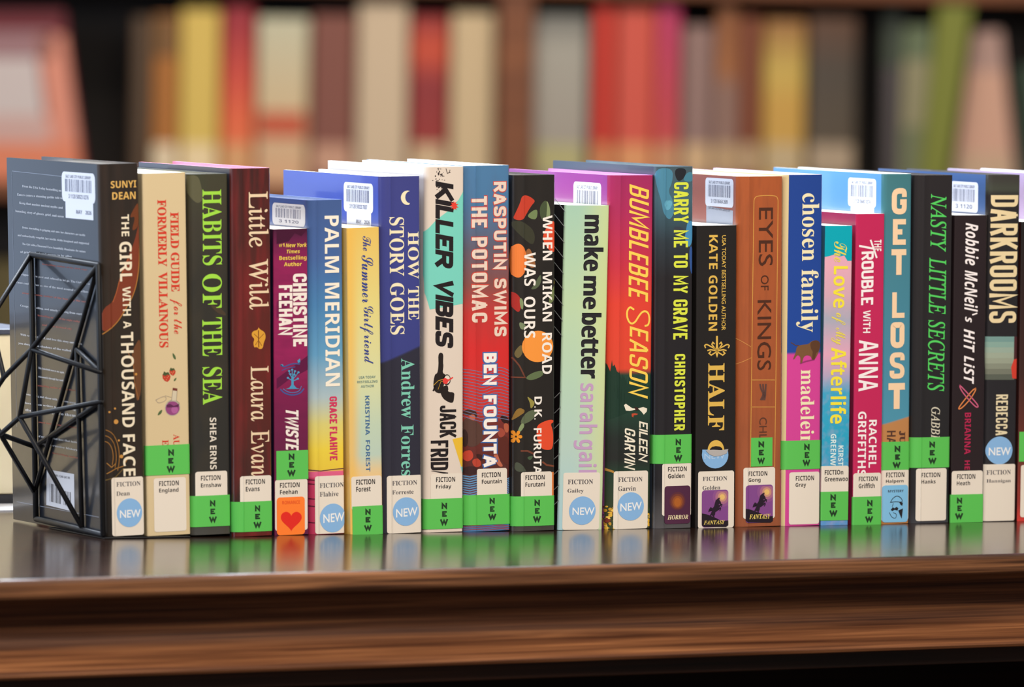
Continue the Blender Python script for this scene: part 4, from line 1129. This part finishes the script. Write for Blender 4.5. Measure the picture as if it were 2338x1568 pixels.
# 20 teal, stacked letters
b = Book((2012, 1196), (2076, 1194), (2018, 398), (2084, 397), 'teal hardcover with fat peach letters stacked upright and a blue moustache sticker',
         cover_mat('teal_print', [(0, (184, 124, 70)), (.285, (186, 130, 78)), (.2865, (76, 146, 172)), (.5, (70, 136, 160)), (1, (64, 120, 128))], .235, tilt=-.25), D=.160, left=(92, 148, 198), edge=(236, 240, 236), r=.0032)
PE = (242, 208, 170)
for ch, x0, x1, y0, y1 in (('G', 130, 247, 305, 510), ('E', 138, 240, 546, 746), ('T', 127, 243, 780, 980), ('L', 133, 230, 1115, 1315), ('O', 120, 229, 1348, 1550), ('S', 114, 230, 1583, 1788), ('T', 104, 232, 1822, 2023)):
    b.stack('title_lettering', ch, 'O', x0, x1, y0, y1, PE, {'G': .33, 'S': .3}.get(ch, .36))
b.down('author_lettering', 'JU', 'o', 186, 235, 625, 722, (84, 54, 44), 'serif', bold=.03)
b.down('author_lettering', 'HA', 'o', 93, 160, 625, 730, (84, 54, 44), 'sansb', bold=.04)
b.label_('o', 48, 264, 925, 1320, 'Halpern', (87, 228, 948, 986), (85, 222, 1003, 1036))
b.tape('o', 46, 270, 710, 930, [(150, 195, 743, 789), (154, 192, 808, 850), (136, 196, 868, 912)])
b.rect('genre_sticker', 'o', 60, 256, 1048, 1336, (124, 186, 226), r=.002, lift=.0007)
b.across('genre_sticker', 'MYSTERY', 'o', 100, 222, 1084, 1104, (50, 60, 74), 'sansb', lift=.00085)
DI = (36, 34, 40)
G = lambda pts, c=DI, l=.00085: b.art('o', pts, c, part='genre_sticker', lift=l)
b.line('o', [(118, 1182), (135, 1150), (170, 1128), (205, 1150), (214, 1182), (160, 1176), (118, 1182)], DI, .0005, part='genre_sticker', lift=.00085)
G([(186, 1180), (216, 1184), (210, 1210), (196, 1200)])
G([(120, 1240), (135, 1220), (150, 1228), (165, 1216), (180, 1228), (172, 1246), (150, 1240), (132, 1250)])
G([(178, 1245), (216, 1228), (206, 1310), (192, 1280)])
b.line('o', [(140, 1190), (132, 1215)], DI, .0004, part='genre_sticker', lift=.00085)
b.line('o', [(110, 1262), (128, 1300), (160, 1308), (166, 1272), (140, 1262)], DI, .0004, part='genre_sticker', lift=.00085)
b.barcode(1937, 2001, 405, 470, 7, '3 1120 06487 0374', tone=(236, 240, 246))
b.L('back_cover_band').poly([(.0, b.H * .83), (b.D * .6, b.H * .845), (b.D * .6, b.H * .875), (0, b.H * .86)], mat((84, 140, 190)), .0002)
b.done()

# 21 black, green italic
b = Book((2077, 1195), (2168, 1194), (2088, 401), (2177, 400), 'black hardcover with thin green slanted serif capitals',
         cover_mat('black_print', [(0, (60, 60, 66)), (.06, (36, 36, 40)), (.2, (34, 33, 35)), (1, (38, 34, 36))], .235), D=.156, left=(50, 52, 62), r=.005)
GI = (84, 206, 96)
b.down('title_lettering', 'NASTY', 'O', 430, 556, 350, 802, GI, 'ital', bold=.008)
b.down('title_lettering', 'LITTLE', 'O', 420, 552, 846, 1286, GI, 'ital', bold=.008)
b.down('title_lettering', 'SECRETS', 'O', 410, 543, 1330, 1886, GI, 'ital', bold=.008)
b.down('author_lettering', 'GABBI', 'o', 436, 505, 440, 690, (214, 208, 188), 'ital', bold=.008)
b.label_('o', 321, 556, 918, 1325, 'Hanks', (361, 507, 950, 986), (360, 470, 1004, 1036))
b.tape('o', 268, 583, 675, 912, [(421, 465, 710, 755), (424, 462, 774, 817), (414, 475, 835, 880)])
b.done()

# 22 near black paperback
b = Book((2171, 1192.5), (2243, 1192), (2179, 492), (2255, 491), 'short near-black paperback with white brush lettering and a pink and orange cross', (40, 30, 33), D=.135, hard=False, edge=(224, 218, 212), r=.0008, coat=.1)
b.down('title_lettering', 'Robbie', 'O', 702, 806, 575, 906, WH, 'sansbi', shear=.1)
b.down('title_lettering', "McNeil", 'O', 695, 800, 944, 1268, WH, 'sansbi', shear=.1)
b.down('title_lettering', "s", 'O', 700, 752, 1305, 1352, WH, 'sansbi', shear=.1)
b.line('O', [(760, 1290), (790, 1280)], WH, .001, part='title_lettering', lift=.0003)
b.down('title_lettering', 'HiT', 'O', 690, 778, 1400, 1585, WH, 'sansbi', shear=.1)
b.down('title_lettering', 'LiST', 'o', 690, 774, 40, 262, WH, 'sansbi', shear=.1)
for pts, c in (([(660, 272), (680, 290), (795, 415), (804, 442), (780, 440), (690, 340), (660, 290), (660, 272)], (206, 96, 130)), ([(782, 295), (755, 310), (660, 430), (646, 460), (680, 445), (740, 380), (782, 312), (782, 295)], (224, 136, 76))):
    b.line('o', pts, c, .0008)
b.down('author_lettering', 'BRIANNA', 'o', 696, 744, 484, 808, (178, 38, 80), 'sansb')
b.down('author_lettering', 'HE', 'o', 696, 736, 856, 928, (178, 38, 80), 'sansb')
b.label_('o', 596, 836, 936, 1140, 'Heath', (637, 779, 962, 1000), (635, 738, 1015, 1049))
b.tape('o', 584, 838, 1119, 1338, [(635, 676, 1146, 1190), (639, 673, 1206, 1250), (622, 682, 1266, 1311)])
b.done()

# 23 black, tall cream capitals
b = Book((2245, 1190), (2319, 1189), (2258, 400), (2331, 399), 'black hardcover with very tall condensed cream capitals and a small landscape band',
         cover_mat('black_blue_print', [(0, (40, 38, 42)), (.5, (34, 32, 36)), (.95, (38, 35, 36)), (.97, (66, 70, 60)), (1, (60, 58, 54))], .235), D=.157, left=(64, 92, 140), r=.0036)
b.down('title_lettering', 'DARKROOMS', 'O', 898, 1108, 360, 1354, (230, 210, 166), block=.145, gap=.55)
b.down('author_lettering', 'REBECCA', 'o', 940, 1032, 343, 660, (226, 212, 176), block=.16, gap=.7)
for k in range(8):
    y0 = 1460 + k * 42
    c = [(116, 152, 148), (134, 166, 156), (150, 170, 156), (156, 168, 150), (150, 158, 140), (134, 140, 124), (116, 120, 106), (90, 96, 86)][k]
    b.art('O', [(868, y0), (1085, y0), (1085, y0 + 43), (868, y0 + 43)], c)
b.art('O', [(1085, 1460), (1116, 1460), (1112, 1640), (1082, 1640)], (74, 40, 44))
b.art('O', [(1082, 1640), (1112, 1630), (1108, 1790), (1070, 1785), (1060, 1700)], (206, 62, 48), lift=.00014)
b.label_('o', 840, 1093, 885, 1326, 'Hannigan', (870, 1057, 930, 966), (870, 1057, 1001, 1034), True)
b.dot('o', 968, 778, 103, 109, (886, 1056, 755, 816), lift=.0003)
b.barcode(2170, 2234, 413, 482, 4, '3 1120', date=False, tone=(206, 210, 226))
b.done()

# 24, 25 cut off by the frame's right edge
b = Book((2323, 1188.5), (2402, 1188), (2333, 507), (2412, 506), 'red-brown paperback cut off at the far right end of the row',
         cover_mat('red_brown_print', [(0, (206, 62, 54)), (.06, (150, 48, 40)), (.2, (110, 50, 38)), (.5, (60, 34, 30)), (1, (26, 22, 22))], .2), D=.140, hard=False, left=(60, 30, 28), edge=(226, 220, 214), r=.0008)
b.tape('', 2327, 2400, 985, 1053, [(2352, 2364, 995, 1008), (2353, 2363, 1013, 1026), (2350, 2366, 1031, 1044)])
b.rect('call_number_label', '', 2330, 2396, 1061, 1180, LABEL, r=.0016, lift=.00035)
b.done()
b = Book((2404, 1188), (2490, 1187), (2416, 400), (2502, 399), 'mauve hardcover standing behind the end of the row, only its cover corner in view', (150, 100, 140), D=.156, left=(178, 156, 190), edge=(232, 232, 240))
b.done()
for s in LOG: print('BOOK', s)
# ------------------------------------------------------------------ wire bookend at the left end of the row
B1 = BOOKS[0]
BLK = mat((9, 9, 12), .5)
BLK.node_tree.nodes['Principled BSDF'].inputs['Specular IOR Level'].default_value = .3
be = thing('bookend', 'black geometric wire bookend holding up the left end of the book row', 'bookend', (B1.x0 - .003, B1.Y + .06, 0))
XF = B1.x0 - .0034
def fp(x, y, d=0.0):
    nn = B1.Mw.to_3x3() @ Vector((1, 0, 0))
    q = hit(x, y, B1.Mw @ Vector((-.0024 - d, 0, 0)), nn)
    return Vector((q.x - (B1.x0 - .003), q.y - (B1.Y + .06), max(q.z, .0026)))
n1, n2, n3, n4 = fp(70.5, 581), fp(224, 606), fp(235.5, 1222), fp(82, 1184)
mb = MB()
for a, c in ((n1, n2), (n2, n3), (n3, n4), (n4, n1)): mb.rod(a, c, .0019, BLK, 12)
mb.build('frame', be, smooth=50)
DP = .042
p0, p1, p2, p3, p4 = fp(-22, 728, DP), fp(9, 861, DP), fp(1, 991, DP), fp(72, 797, .030), fp(45, 952, .034)
p5, p7, p8, L1, p10, m0 = fp(79, 1124), fp(230, 850), fp(232, 917), fp(78, 1019), fp(187, 1203), fp(175, 797)
pl = fp(-34, 925, DP)
for a, c, r in ((n1, p0, .0017), (p0, p1, .0017), (p1, p3, .0017), (p3, n2, .0017), (p3, p7, .0017), (p3, p4, .0017), (p4, p8, .0017), (p4, p2, .0017), (p2, p5, .0017), (p2, L1, .0017),
                (L1, p8, .0016), (p4, p10, .0017), (p1, pl, .0017), (pl, p2, .0017), (n2, p5, .0016), (m0, p10, .0016), (m0, p7, .0016)):
    s = MB(); s.rod(a, c, r, BLK, 12); s.build('strut', be, smooth=50)
s = MB()
B2 = BOOKS[1]
s.box(.0, B2.x0 + B2.W - (B1.x0 - .003) - .002, B1.Y - .004 - (B1.Y + .06), .03, .0001, .0010, BLK)
s.build('base_plate', be, bevel=.0003)

# ------------------------------------------------------------------ wooden bookcase whose top the books stand on
bc = thing('bookcase', 'dark stained oak low bookcase whose glossy top carries the row of books', 'bookcase', (0, 0, FLOOR_Z), (0, 0, -ROW))
cb, sb = math.cos(ROW), math.sin(ROW)
def bl(p):
    """world -> bookcase frame"""
    return Vector((p.x * cb - p.y * sb, p.x * sb + p.y * cb, p.z - FLOOR_Z))
def on_edge(x, y, yy):
    d = ray(x, y)
    R = Matrix.Rotation(ROW, 3, 'Z')
    o, dd = R @ CAM, R @ d
    return o + dd * ((yy - o.y) / dd.y)
ye = bl(hit(1169, 1294, (0, 0, 0), (0, 0, 1))).y
T = -FLOOR_Z
zb = on_edge(1169, 1341, ye).z            # underside of the top board
za0, za1 = zb, on_edge(1169, 1513, ye + .012).z
zr1 = on_edge(1169, 1550, ye + .020).z
print('EDGE', ye, zb, za1, zr1)
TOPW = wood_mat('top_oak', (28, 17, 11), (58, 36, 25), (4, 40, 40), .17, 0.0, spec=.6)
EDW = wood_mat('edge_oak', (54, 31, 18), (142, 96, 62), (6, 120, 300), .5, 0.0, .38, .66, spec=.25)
APW = wood_mat('apron_oak', (58, 29, 14), (152, 100, 62), (4, 120, 230), .5, 0.0, .36, .66, spec=.25)
DKW = wood_mat('dark_oak', (24, 11, 7), (70, 38, 22), (3, 50, 80), .5, spec=.3)
X0, X1, YB = -.55, 1.35, .50
mb = MB()
mb.box(X0, X1, ye, YB, T + zb, T, EDW)
tb = mb.build('top_board', bc, bevel=.0032, seg=3)
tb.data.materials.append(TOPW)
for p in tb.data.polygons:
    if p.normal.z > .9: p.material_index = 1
# apron: a shaped moulding, its lower part swelling forward
mb = MB()
h = za0 - za1
prof = [(ye + .032, za0), (ye + .0315, za0 - h * .5), (ye + .030, za0 - h * .62), (ye + .024, za0 - h * .73), (ye + .013, za0 - h * .84), (ye + .0065, za0 - h * .91), (ye + .0050, za0 - h * .95), (ye + .0058, za0 - h * .985), (ye + .009, za1), (ye + .044, za1), (ye + .044, za0)]
n = len(prof)
mb.add([(X0 + .01, y, T + z) for y, z in prof] + [(X1 - .01, y, T + z) for y, z in prof], [(i, (i + 1) % n, n + (i + 1) % n, n + i) for i in range(n)] + [list(range(n)), list(range(n, 2 * n))], APW)
mb.build('apron', bc, smooth=40)
mb = MB(); mb.box(X0 + .012, X1 - .012, ye + .020, ye + .042, T + zr1, T + za1, DKW); mb.build('lower_rail', bc, bevel=.001)
for x in (X0 + .012, X1 - .036):
    mb = MB(); mb.box(x, x + .024, ye + .046, YB - .012, 0, T + zb, DKW); mb.build('side_panel', bc)
mb = MB(); mb.box(X0 + .04, X1 - .04, YB - .024, YB - .012, .06, T + zb, DKW); mb.build('back_panel', bc)
for z in (.08, .42, .74):
    mb = MB(); mb.box(X0 + .037, X1 - .037, ye + .05, YB - .026, z, z + .022, DKW); mb.build('shelf_board', bc, bevel=.001)

# cream box and white sheet standing behind the left end of the row
CRM = mat((240, 224, 184), .6)
g = hit(14, 1152, (0, 0, 0), (0, 0, 1))
q = hit(30, 748, (0, g.y, 0), (0, 1, 0))
box = thing('file_box', 'cream card box with black edging behind the left end of the row', 'box', (q.x - .11, g.y, .0012))
mb = MB(); mb.box(-.13, .13, 0, .08, .006, q.z - .006, CRM); mb.build('body', box, bevel=.001)
mb = MB(); mb.box(-.132, .132, -.002, .082, 0, .0058, mat((26, 24, 26), .5)); mb.build('base_trim', box)
mb = MB(); mb.box(-.132, .132, -.002, .082, q.z - .0058, q.z - .002, mat((62, 66, 80), .4)); mb.build('lid', box, bevel=.0008)
mb = MB(); mb.box(-.14, .135, -.06, .09, 0, .0010, mat((236, 234, 236), .6))
sh = mb.build('paper_sheet')
sh.location = (q.x - .11, g.y, 0.00005)
tag(sh, 'white paper sheet lying under the cream box at the left', 'paper')

# ------------------------------------------------------------------ the library behind: a tall bookshelf out of focus
FD = Vector((math.sin(YAW), math.cos(YAW), 0))           # away from the camera
RD_ = Vector((math.cos(YAW), -math.sin(YAW), 0))
BASE = CAM + FD * 12.5
BASE.z = 0
def bg(x, y, d=0.0):
    """point of the far shelf's front plane, in its own frame (across, up)"""
    q = hit(x, y, BASE + FD * d, FD)
    r = q - BASE
    return r.dot(RD_), q.z
ANG = -YAW
bs = thing('bookshelf', 'tall brown wooden bookshelf full of books standing across the aisle', 'bookshelf', (BASE.x, BASE.y, FLOOR_Z), (0, 0, ANG))
SW = wood_mat('shelf_wood', (104, 56, 28), (142, 84, 46), (3, 3, 20), .5)
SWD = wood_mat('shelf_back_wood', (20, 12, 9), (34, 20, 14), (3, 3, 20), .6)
z_top = bg(1169, -14)[1]
z_bot = bg(1169, 430)[1]
xl, xr_ = bg(-500, 400)[0], bg(2900, 400)[0]
xu0, xu1 = bg(1136, 300)[0], bg(1214, 300)[0]
F = -FLOOR_Z
pitch = z_top + .03 - z_bot
k = -1
z = z_bot
levels = [z_bot - pitch * i for i in range(-2, 6)]
for zz in levels:
    if zz - .03 + F < 0.02: continue
    mb = MB(); mb.box(xl, xr_, 0, .32, zz - .03 + F, zz + F, SW); mb.build('shelf_board', bs, bevel=.002)
ztop = levels[0] + F
for xa, xb in ((xl - .04, xl), (xu0, xu1), (xr_, xr_ + .04)):
    lv = [0.0] + sorted(zz + F for zz in levels if zz - .03 + F > .02)
    if xa == xu0:
        prev = 0.0
        for zz in lv[1:]:
            mb = MB(); mb.box(xa, xb, .004, .318, prev, zz - .03, SW); mb.build('upright', bs)
            prev = zz
    else:
        mb = MB(); mb.box(xa, xb, 0, .32, 0, ztop, SW); mb.build('upright', bs)
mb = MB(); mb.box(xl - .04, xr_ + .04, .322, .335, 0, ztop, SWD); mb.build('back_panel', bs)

def far_book(x0, x1, ytop, c, label, dark=None, lab=(240, 228, 206), lab_y=(330, 400), lean=0.0, cap=None, deep=.03, group='out of focus books on the far bookshelf', band=None):
    u0, zt = bg((x0), ytop); u1, _ = bg(x1, ytop)
    u0, u1 = u0 + .001, u1 - .001
    w, h = u1 - u0, zt - z_bot
    o = thing('book', label, 'book', BASE + RD_ * u0 + FD * deep + Vector((0, 0, z_bot + .0008)), (0, lean, ANG), group)
    mb = MB()
    m = cover_mat('far_cover', c, h, rough=.5, coat=0) if isinstance(c, list) else mat(c, .5)
    prof = [(0, .2), (0, .006), (.004, .001), (w / 2, 0), (w - .004, .001), (w, .006), (w, .2), (w - .003, .2), (w - .003, .006), (.003, .006), (.003, .2)]
    mb.prism(prof, 0, h, m); mb.build('cover', o)
    mb = MB(); mb.box(.004, w - .004, .007, .195, .004, h - .004, mat((226, 214, 190), .8)); mb.build('page_block', o)
    if lab:
        za, zb_ = bg(x0, lab_y[0])[1] - z_bot, bg(x0, lab_y[1])[1] - z_bot
        mb = MB(); mb.box(w * .06, w * .94, -.0008, -.0002, max(.004, zb_), za, mat(lab, .6)); mb.build('spine_label', o)
    if band:
        (ya, yb, bc_) = band
        za, zb_ = bg(x0, ya)[1] - z_bot, bg(x0, yb)[1] - z_bot
        mb = MB(); mb.box(w * .05, w * .95, -.0008, -.0002, zb_, min(za, h - .002), mat(bc_, .6)); mb.build('spine_band', o)
    return o
FB = [
 (300, 346, 40, (84, 62, 40), 'blurred dark olive book beside the black gap on the far shelf', None, None),
 (348, 408, 36, (172, 108, 42), 'blurred mustard brown book left of the yellow one', (230, 212, 180), (40, 130, (120, 84, 44))),
 (410, 502, 22, (216, 186, 92), 'blurred wide yellow book on the far shelf', (236, 214, 170), None),
 (506, 582, 16, [(0, (226, 130, 80)), (.35, (228, 104, 64)), (.6, (206, 74, 58)), (.9, (160, 40, 52)), (1, (150, 34, 48))], 'blurred red and orange book right of the yellow one', (214, 160, 110), None),
 (586, 706, 40, [(0, (214, 168, 130)), (.5, (208, 186, 148)), (1, (196, 194, 168))], 'blurred wide cream book with a red mark', None, (255, 315, (196, 92, 62))),
 (710, 812, 34, (128, 74, 62), 'blurred maroon brown book between cream and tan ones', (196, 150, 126), None),
 (816, 934, 6, (204, 182, 154), 'blurred tall tan book left of the narrow red one', None, None),
 (938, 1026, 36, [(0, (128, 44, 42)), (.3, (150, 46, 42)), (.6, (140, 40, 44)), (.8, (204, 76, 46)), (1, (140, 36, 40))], 'blurred dark red book between two tan ones', (204, 176, 140), None),
 (1030, 1132, 30, (204, 180, 142), 'blurred tan book against the left of the shelf upright', None, None),
 (1218, 1346, 34, [(0, (150, 146, 124)), (.3, (160, 152, 142)), (.8, (164, 160, 150)), (1, (110, 110, 106))], 'blurred grey book right of the shelf upright', (176, 170, 120), None),
 (1356, 1404, 14, (206, 56, 42), 'blurred bright red narrow book left of the coral one', (216, 140, 90), None),
 (1408, 1500, 20, (206, 82, 66), 'blurred wide coral red book', (218, 150, 100), None),
 (1502, 1556, 14, [(0, (206, 92, 70)), (.4, (200, 70, 80)), (1, (190, 54, 104))], 'blurred pink red book right of the coral one', (206, 150, 110), None),
 (1560, 1634, 60, (142, 112, 106), 'blurred mauve grey book right of the pink red one', (204, 170, 130), None),
 (1638, 1690, 16, [(0, (150, 118, 108)), (.55, (146, 112, 100)), (.65, (164, 104, 62)), (1, (140, 86, 50))], 'blurred tan brown book left of the chestnut one', (196, 164, 124), None),
 (1692, 1742, 40, (128, 68, 42), 'blurred chestnut brown narrow book', (190, 160, 124), None),
 (1746, 1844, 46, [(0, (196, 156, 76)), (.5, (198, 154, 70)), (.7, (198, 168, 82)), (1, (150, 100, 56))], 'blurred mustard yellow book with a pale top', (190, 168, 130), None),
 (1848, 1962, 40, [(0, (84, 70, 50)), (.4, (80, 68, 54)), (.7, (72, 62, 52)), (1, (92, 60, 40))], 'blurred grey brown wide book beside the right black gap', (170, 150, 126), None),
]
for x0, x1, yt, c, lb, lab, band in FB:
    far_book(x0, x1, yt, c, lb, lab=lab, band=band)

def face_out(pix, d, thick, bands, label, name='book'):
    """a book displayed face out, leaning back a little: front face corners from pixels (TL, TR, BR, BL), bands of print on it"""
    P = [hit(x, y, BASE + FD * d, FD) for x, y in pix]
    P[2].z = P[3].z = z_bot + .001
    loc = Vector(((P[2].x + P[3].x) / 2, (P[2].y + P[3].y) / 2, min(P[2].z, P[3].z)))
    o = thing(name, label, 'book', loc, (0, 0, ANG), 'books displayed face out on the far shelf')
    Q = [((p - loc).dot(RD_), p.z - loc.z) for p in P]
    mb = MB()
    front = [(u, 0, z) for u, z in Q]; back = [(u, thick, z) for u, z in Q]
    mb.add(front + back, [(0, 1, 2, 3), (7, 6, 5, 4), (0, 4, 5, 1), (1, 5, 6, 2), (2, 6, 7, 3), (3, 7, 4, 0)], mat(bands[0][2], .5))
    mb.build('cover', o, bevel=.003)
    mb = MB()
    lerp = lambda a, c, t: (a[0] + (c[0] - a[0]) * t, a[1] + (c[1] - a[1]) * t)
    for t0, t1, c, s0, s1 in bands:
        l0, l1, r0, r1 = lerp(Q[0], Q[3], t0), lerp(Q[0], Q[3], t1), lerp(Q[1], Q[2], t0), lerp(Q[1], Q[2], t1)
        q4 = [lerp(l0, r0, s0), lerp(l0, r0, s1), lerp(l1, r1, s1), lerp(l1, r1, s0)]
        mb.add([(u, -.0006, z) for u, z in q4], [(0, 1, 2, 3)], mat(c, .5))
    mb.build('cover_print', o)
    return o
face_out([(-190, 25), (146, 25), (196, 432), (-150, 432)], .01, .03, [(0, .12, (104, 20, 34), .02, .98), (.12, .28, (156, 116, 122), .02, .9), (.28, .62, (206, 194, 194), .02, .78), (.62, .78, (206, 168, 162), .02, .8), (.78, 1, (226, 132, 98), .02, .98), (.14, .78, (222, 144, 122), .8, .985)], 'blurred pink and grey book displayed face out at far left')
face_out([(2020, 30), (2062, 30), (2048, 430), (2016, 430)], .06, .03, [(0, .3, (60, 70, 56), .02, .98), (.3, 1, (78, 70, 72), .02, .98)], 'blurred grey green book left of the leaning green one')
face_out([(2066, 60), (2130, 60), (2110, 430), (2052, 430)], .04, .02, [(0, .2, (96, 110, 80), .02, .98), (.2, .6, (142, 136, 104), .02, .98), (.6, 1, (110, 116, 84), .02, .98)], 'blurred pale sage book behind the leaning green one')
face_out([(2142, 8), (2222, 8), (2160, 430), (2096, 430)], .012, .025, [(0, 1, (118, 124, 40), .02, .98)], 'blurred lime green book leaning on the far shelf at right')
face_out([(2222, 70), (2286, 70), (2326, 430), (2168, 430)], .05, .02, [(0, .25, (176, 142, 132), .02, .98), (.25, .75, (206, 160, 138), .05, .95), (.75, 1, (196, 166, 138), .05, .95)], 'blurred pale pink book right of the leaning green one')
face_out([(2322, 150), (2440, 150), (2480, 430), (2340, 430)], .08, .02, [(0, 1, (40, 62, 44), .02, .98)], 'blurred dark green book at the far right of the shelf')
# lower shelf, glimpsed past the left end of the row
for k, c in enumerate(((96, 84, 46), (110, 96, 52), (90, 80, 44), (104, 90, 50))):
    u0, zt = bg(-160 + k * 62, 600)
    zlow = levels[3] if len(levels) > 3 else z_bot - .3
    w = bg(-160 + k * 62 + 60, 600)[0] - u0
    o = thing('book', ['blurred olive book on the lower far shelf, leftmost', 'blurred olive book on the lower far shelf, second from left', 'blurred dark olive book on the lower far shelf, third', 'blurred olive book on the lower far shelf, rightmost'][k], 'book', BASE + RD_ * u0 + FD * .03 + Vector((0, 0, zlow + .0008)), (0, 0, ANG), 'olive books on the lower far shelf')
    mb = MB(); mb.prism([(0, .2), (0, .005), (w / 2, 0), (w - .001, .005), (w - .001, .2)], 0, zt - zlow, mat(c, .5)); mb.build('cover', o)

# ------------------------------------------------------------------ room
mb = MB(); mb.box(-9, 14, -9, 14, FLOOR_Z - .05, FLOOR_Z, mat((96, 84, 74), .8))
struct(mb.build('floor'))
w = MB(); w.box(-8, 8, 0, .1, FLOOR_Z, 2.4, mat((110, 84, 62), .8))
wo = struct(w.build('wall_back')); wo.location = BASE + FD * .55; wo.rotation_euler = (0, 0, ANG)
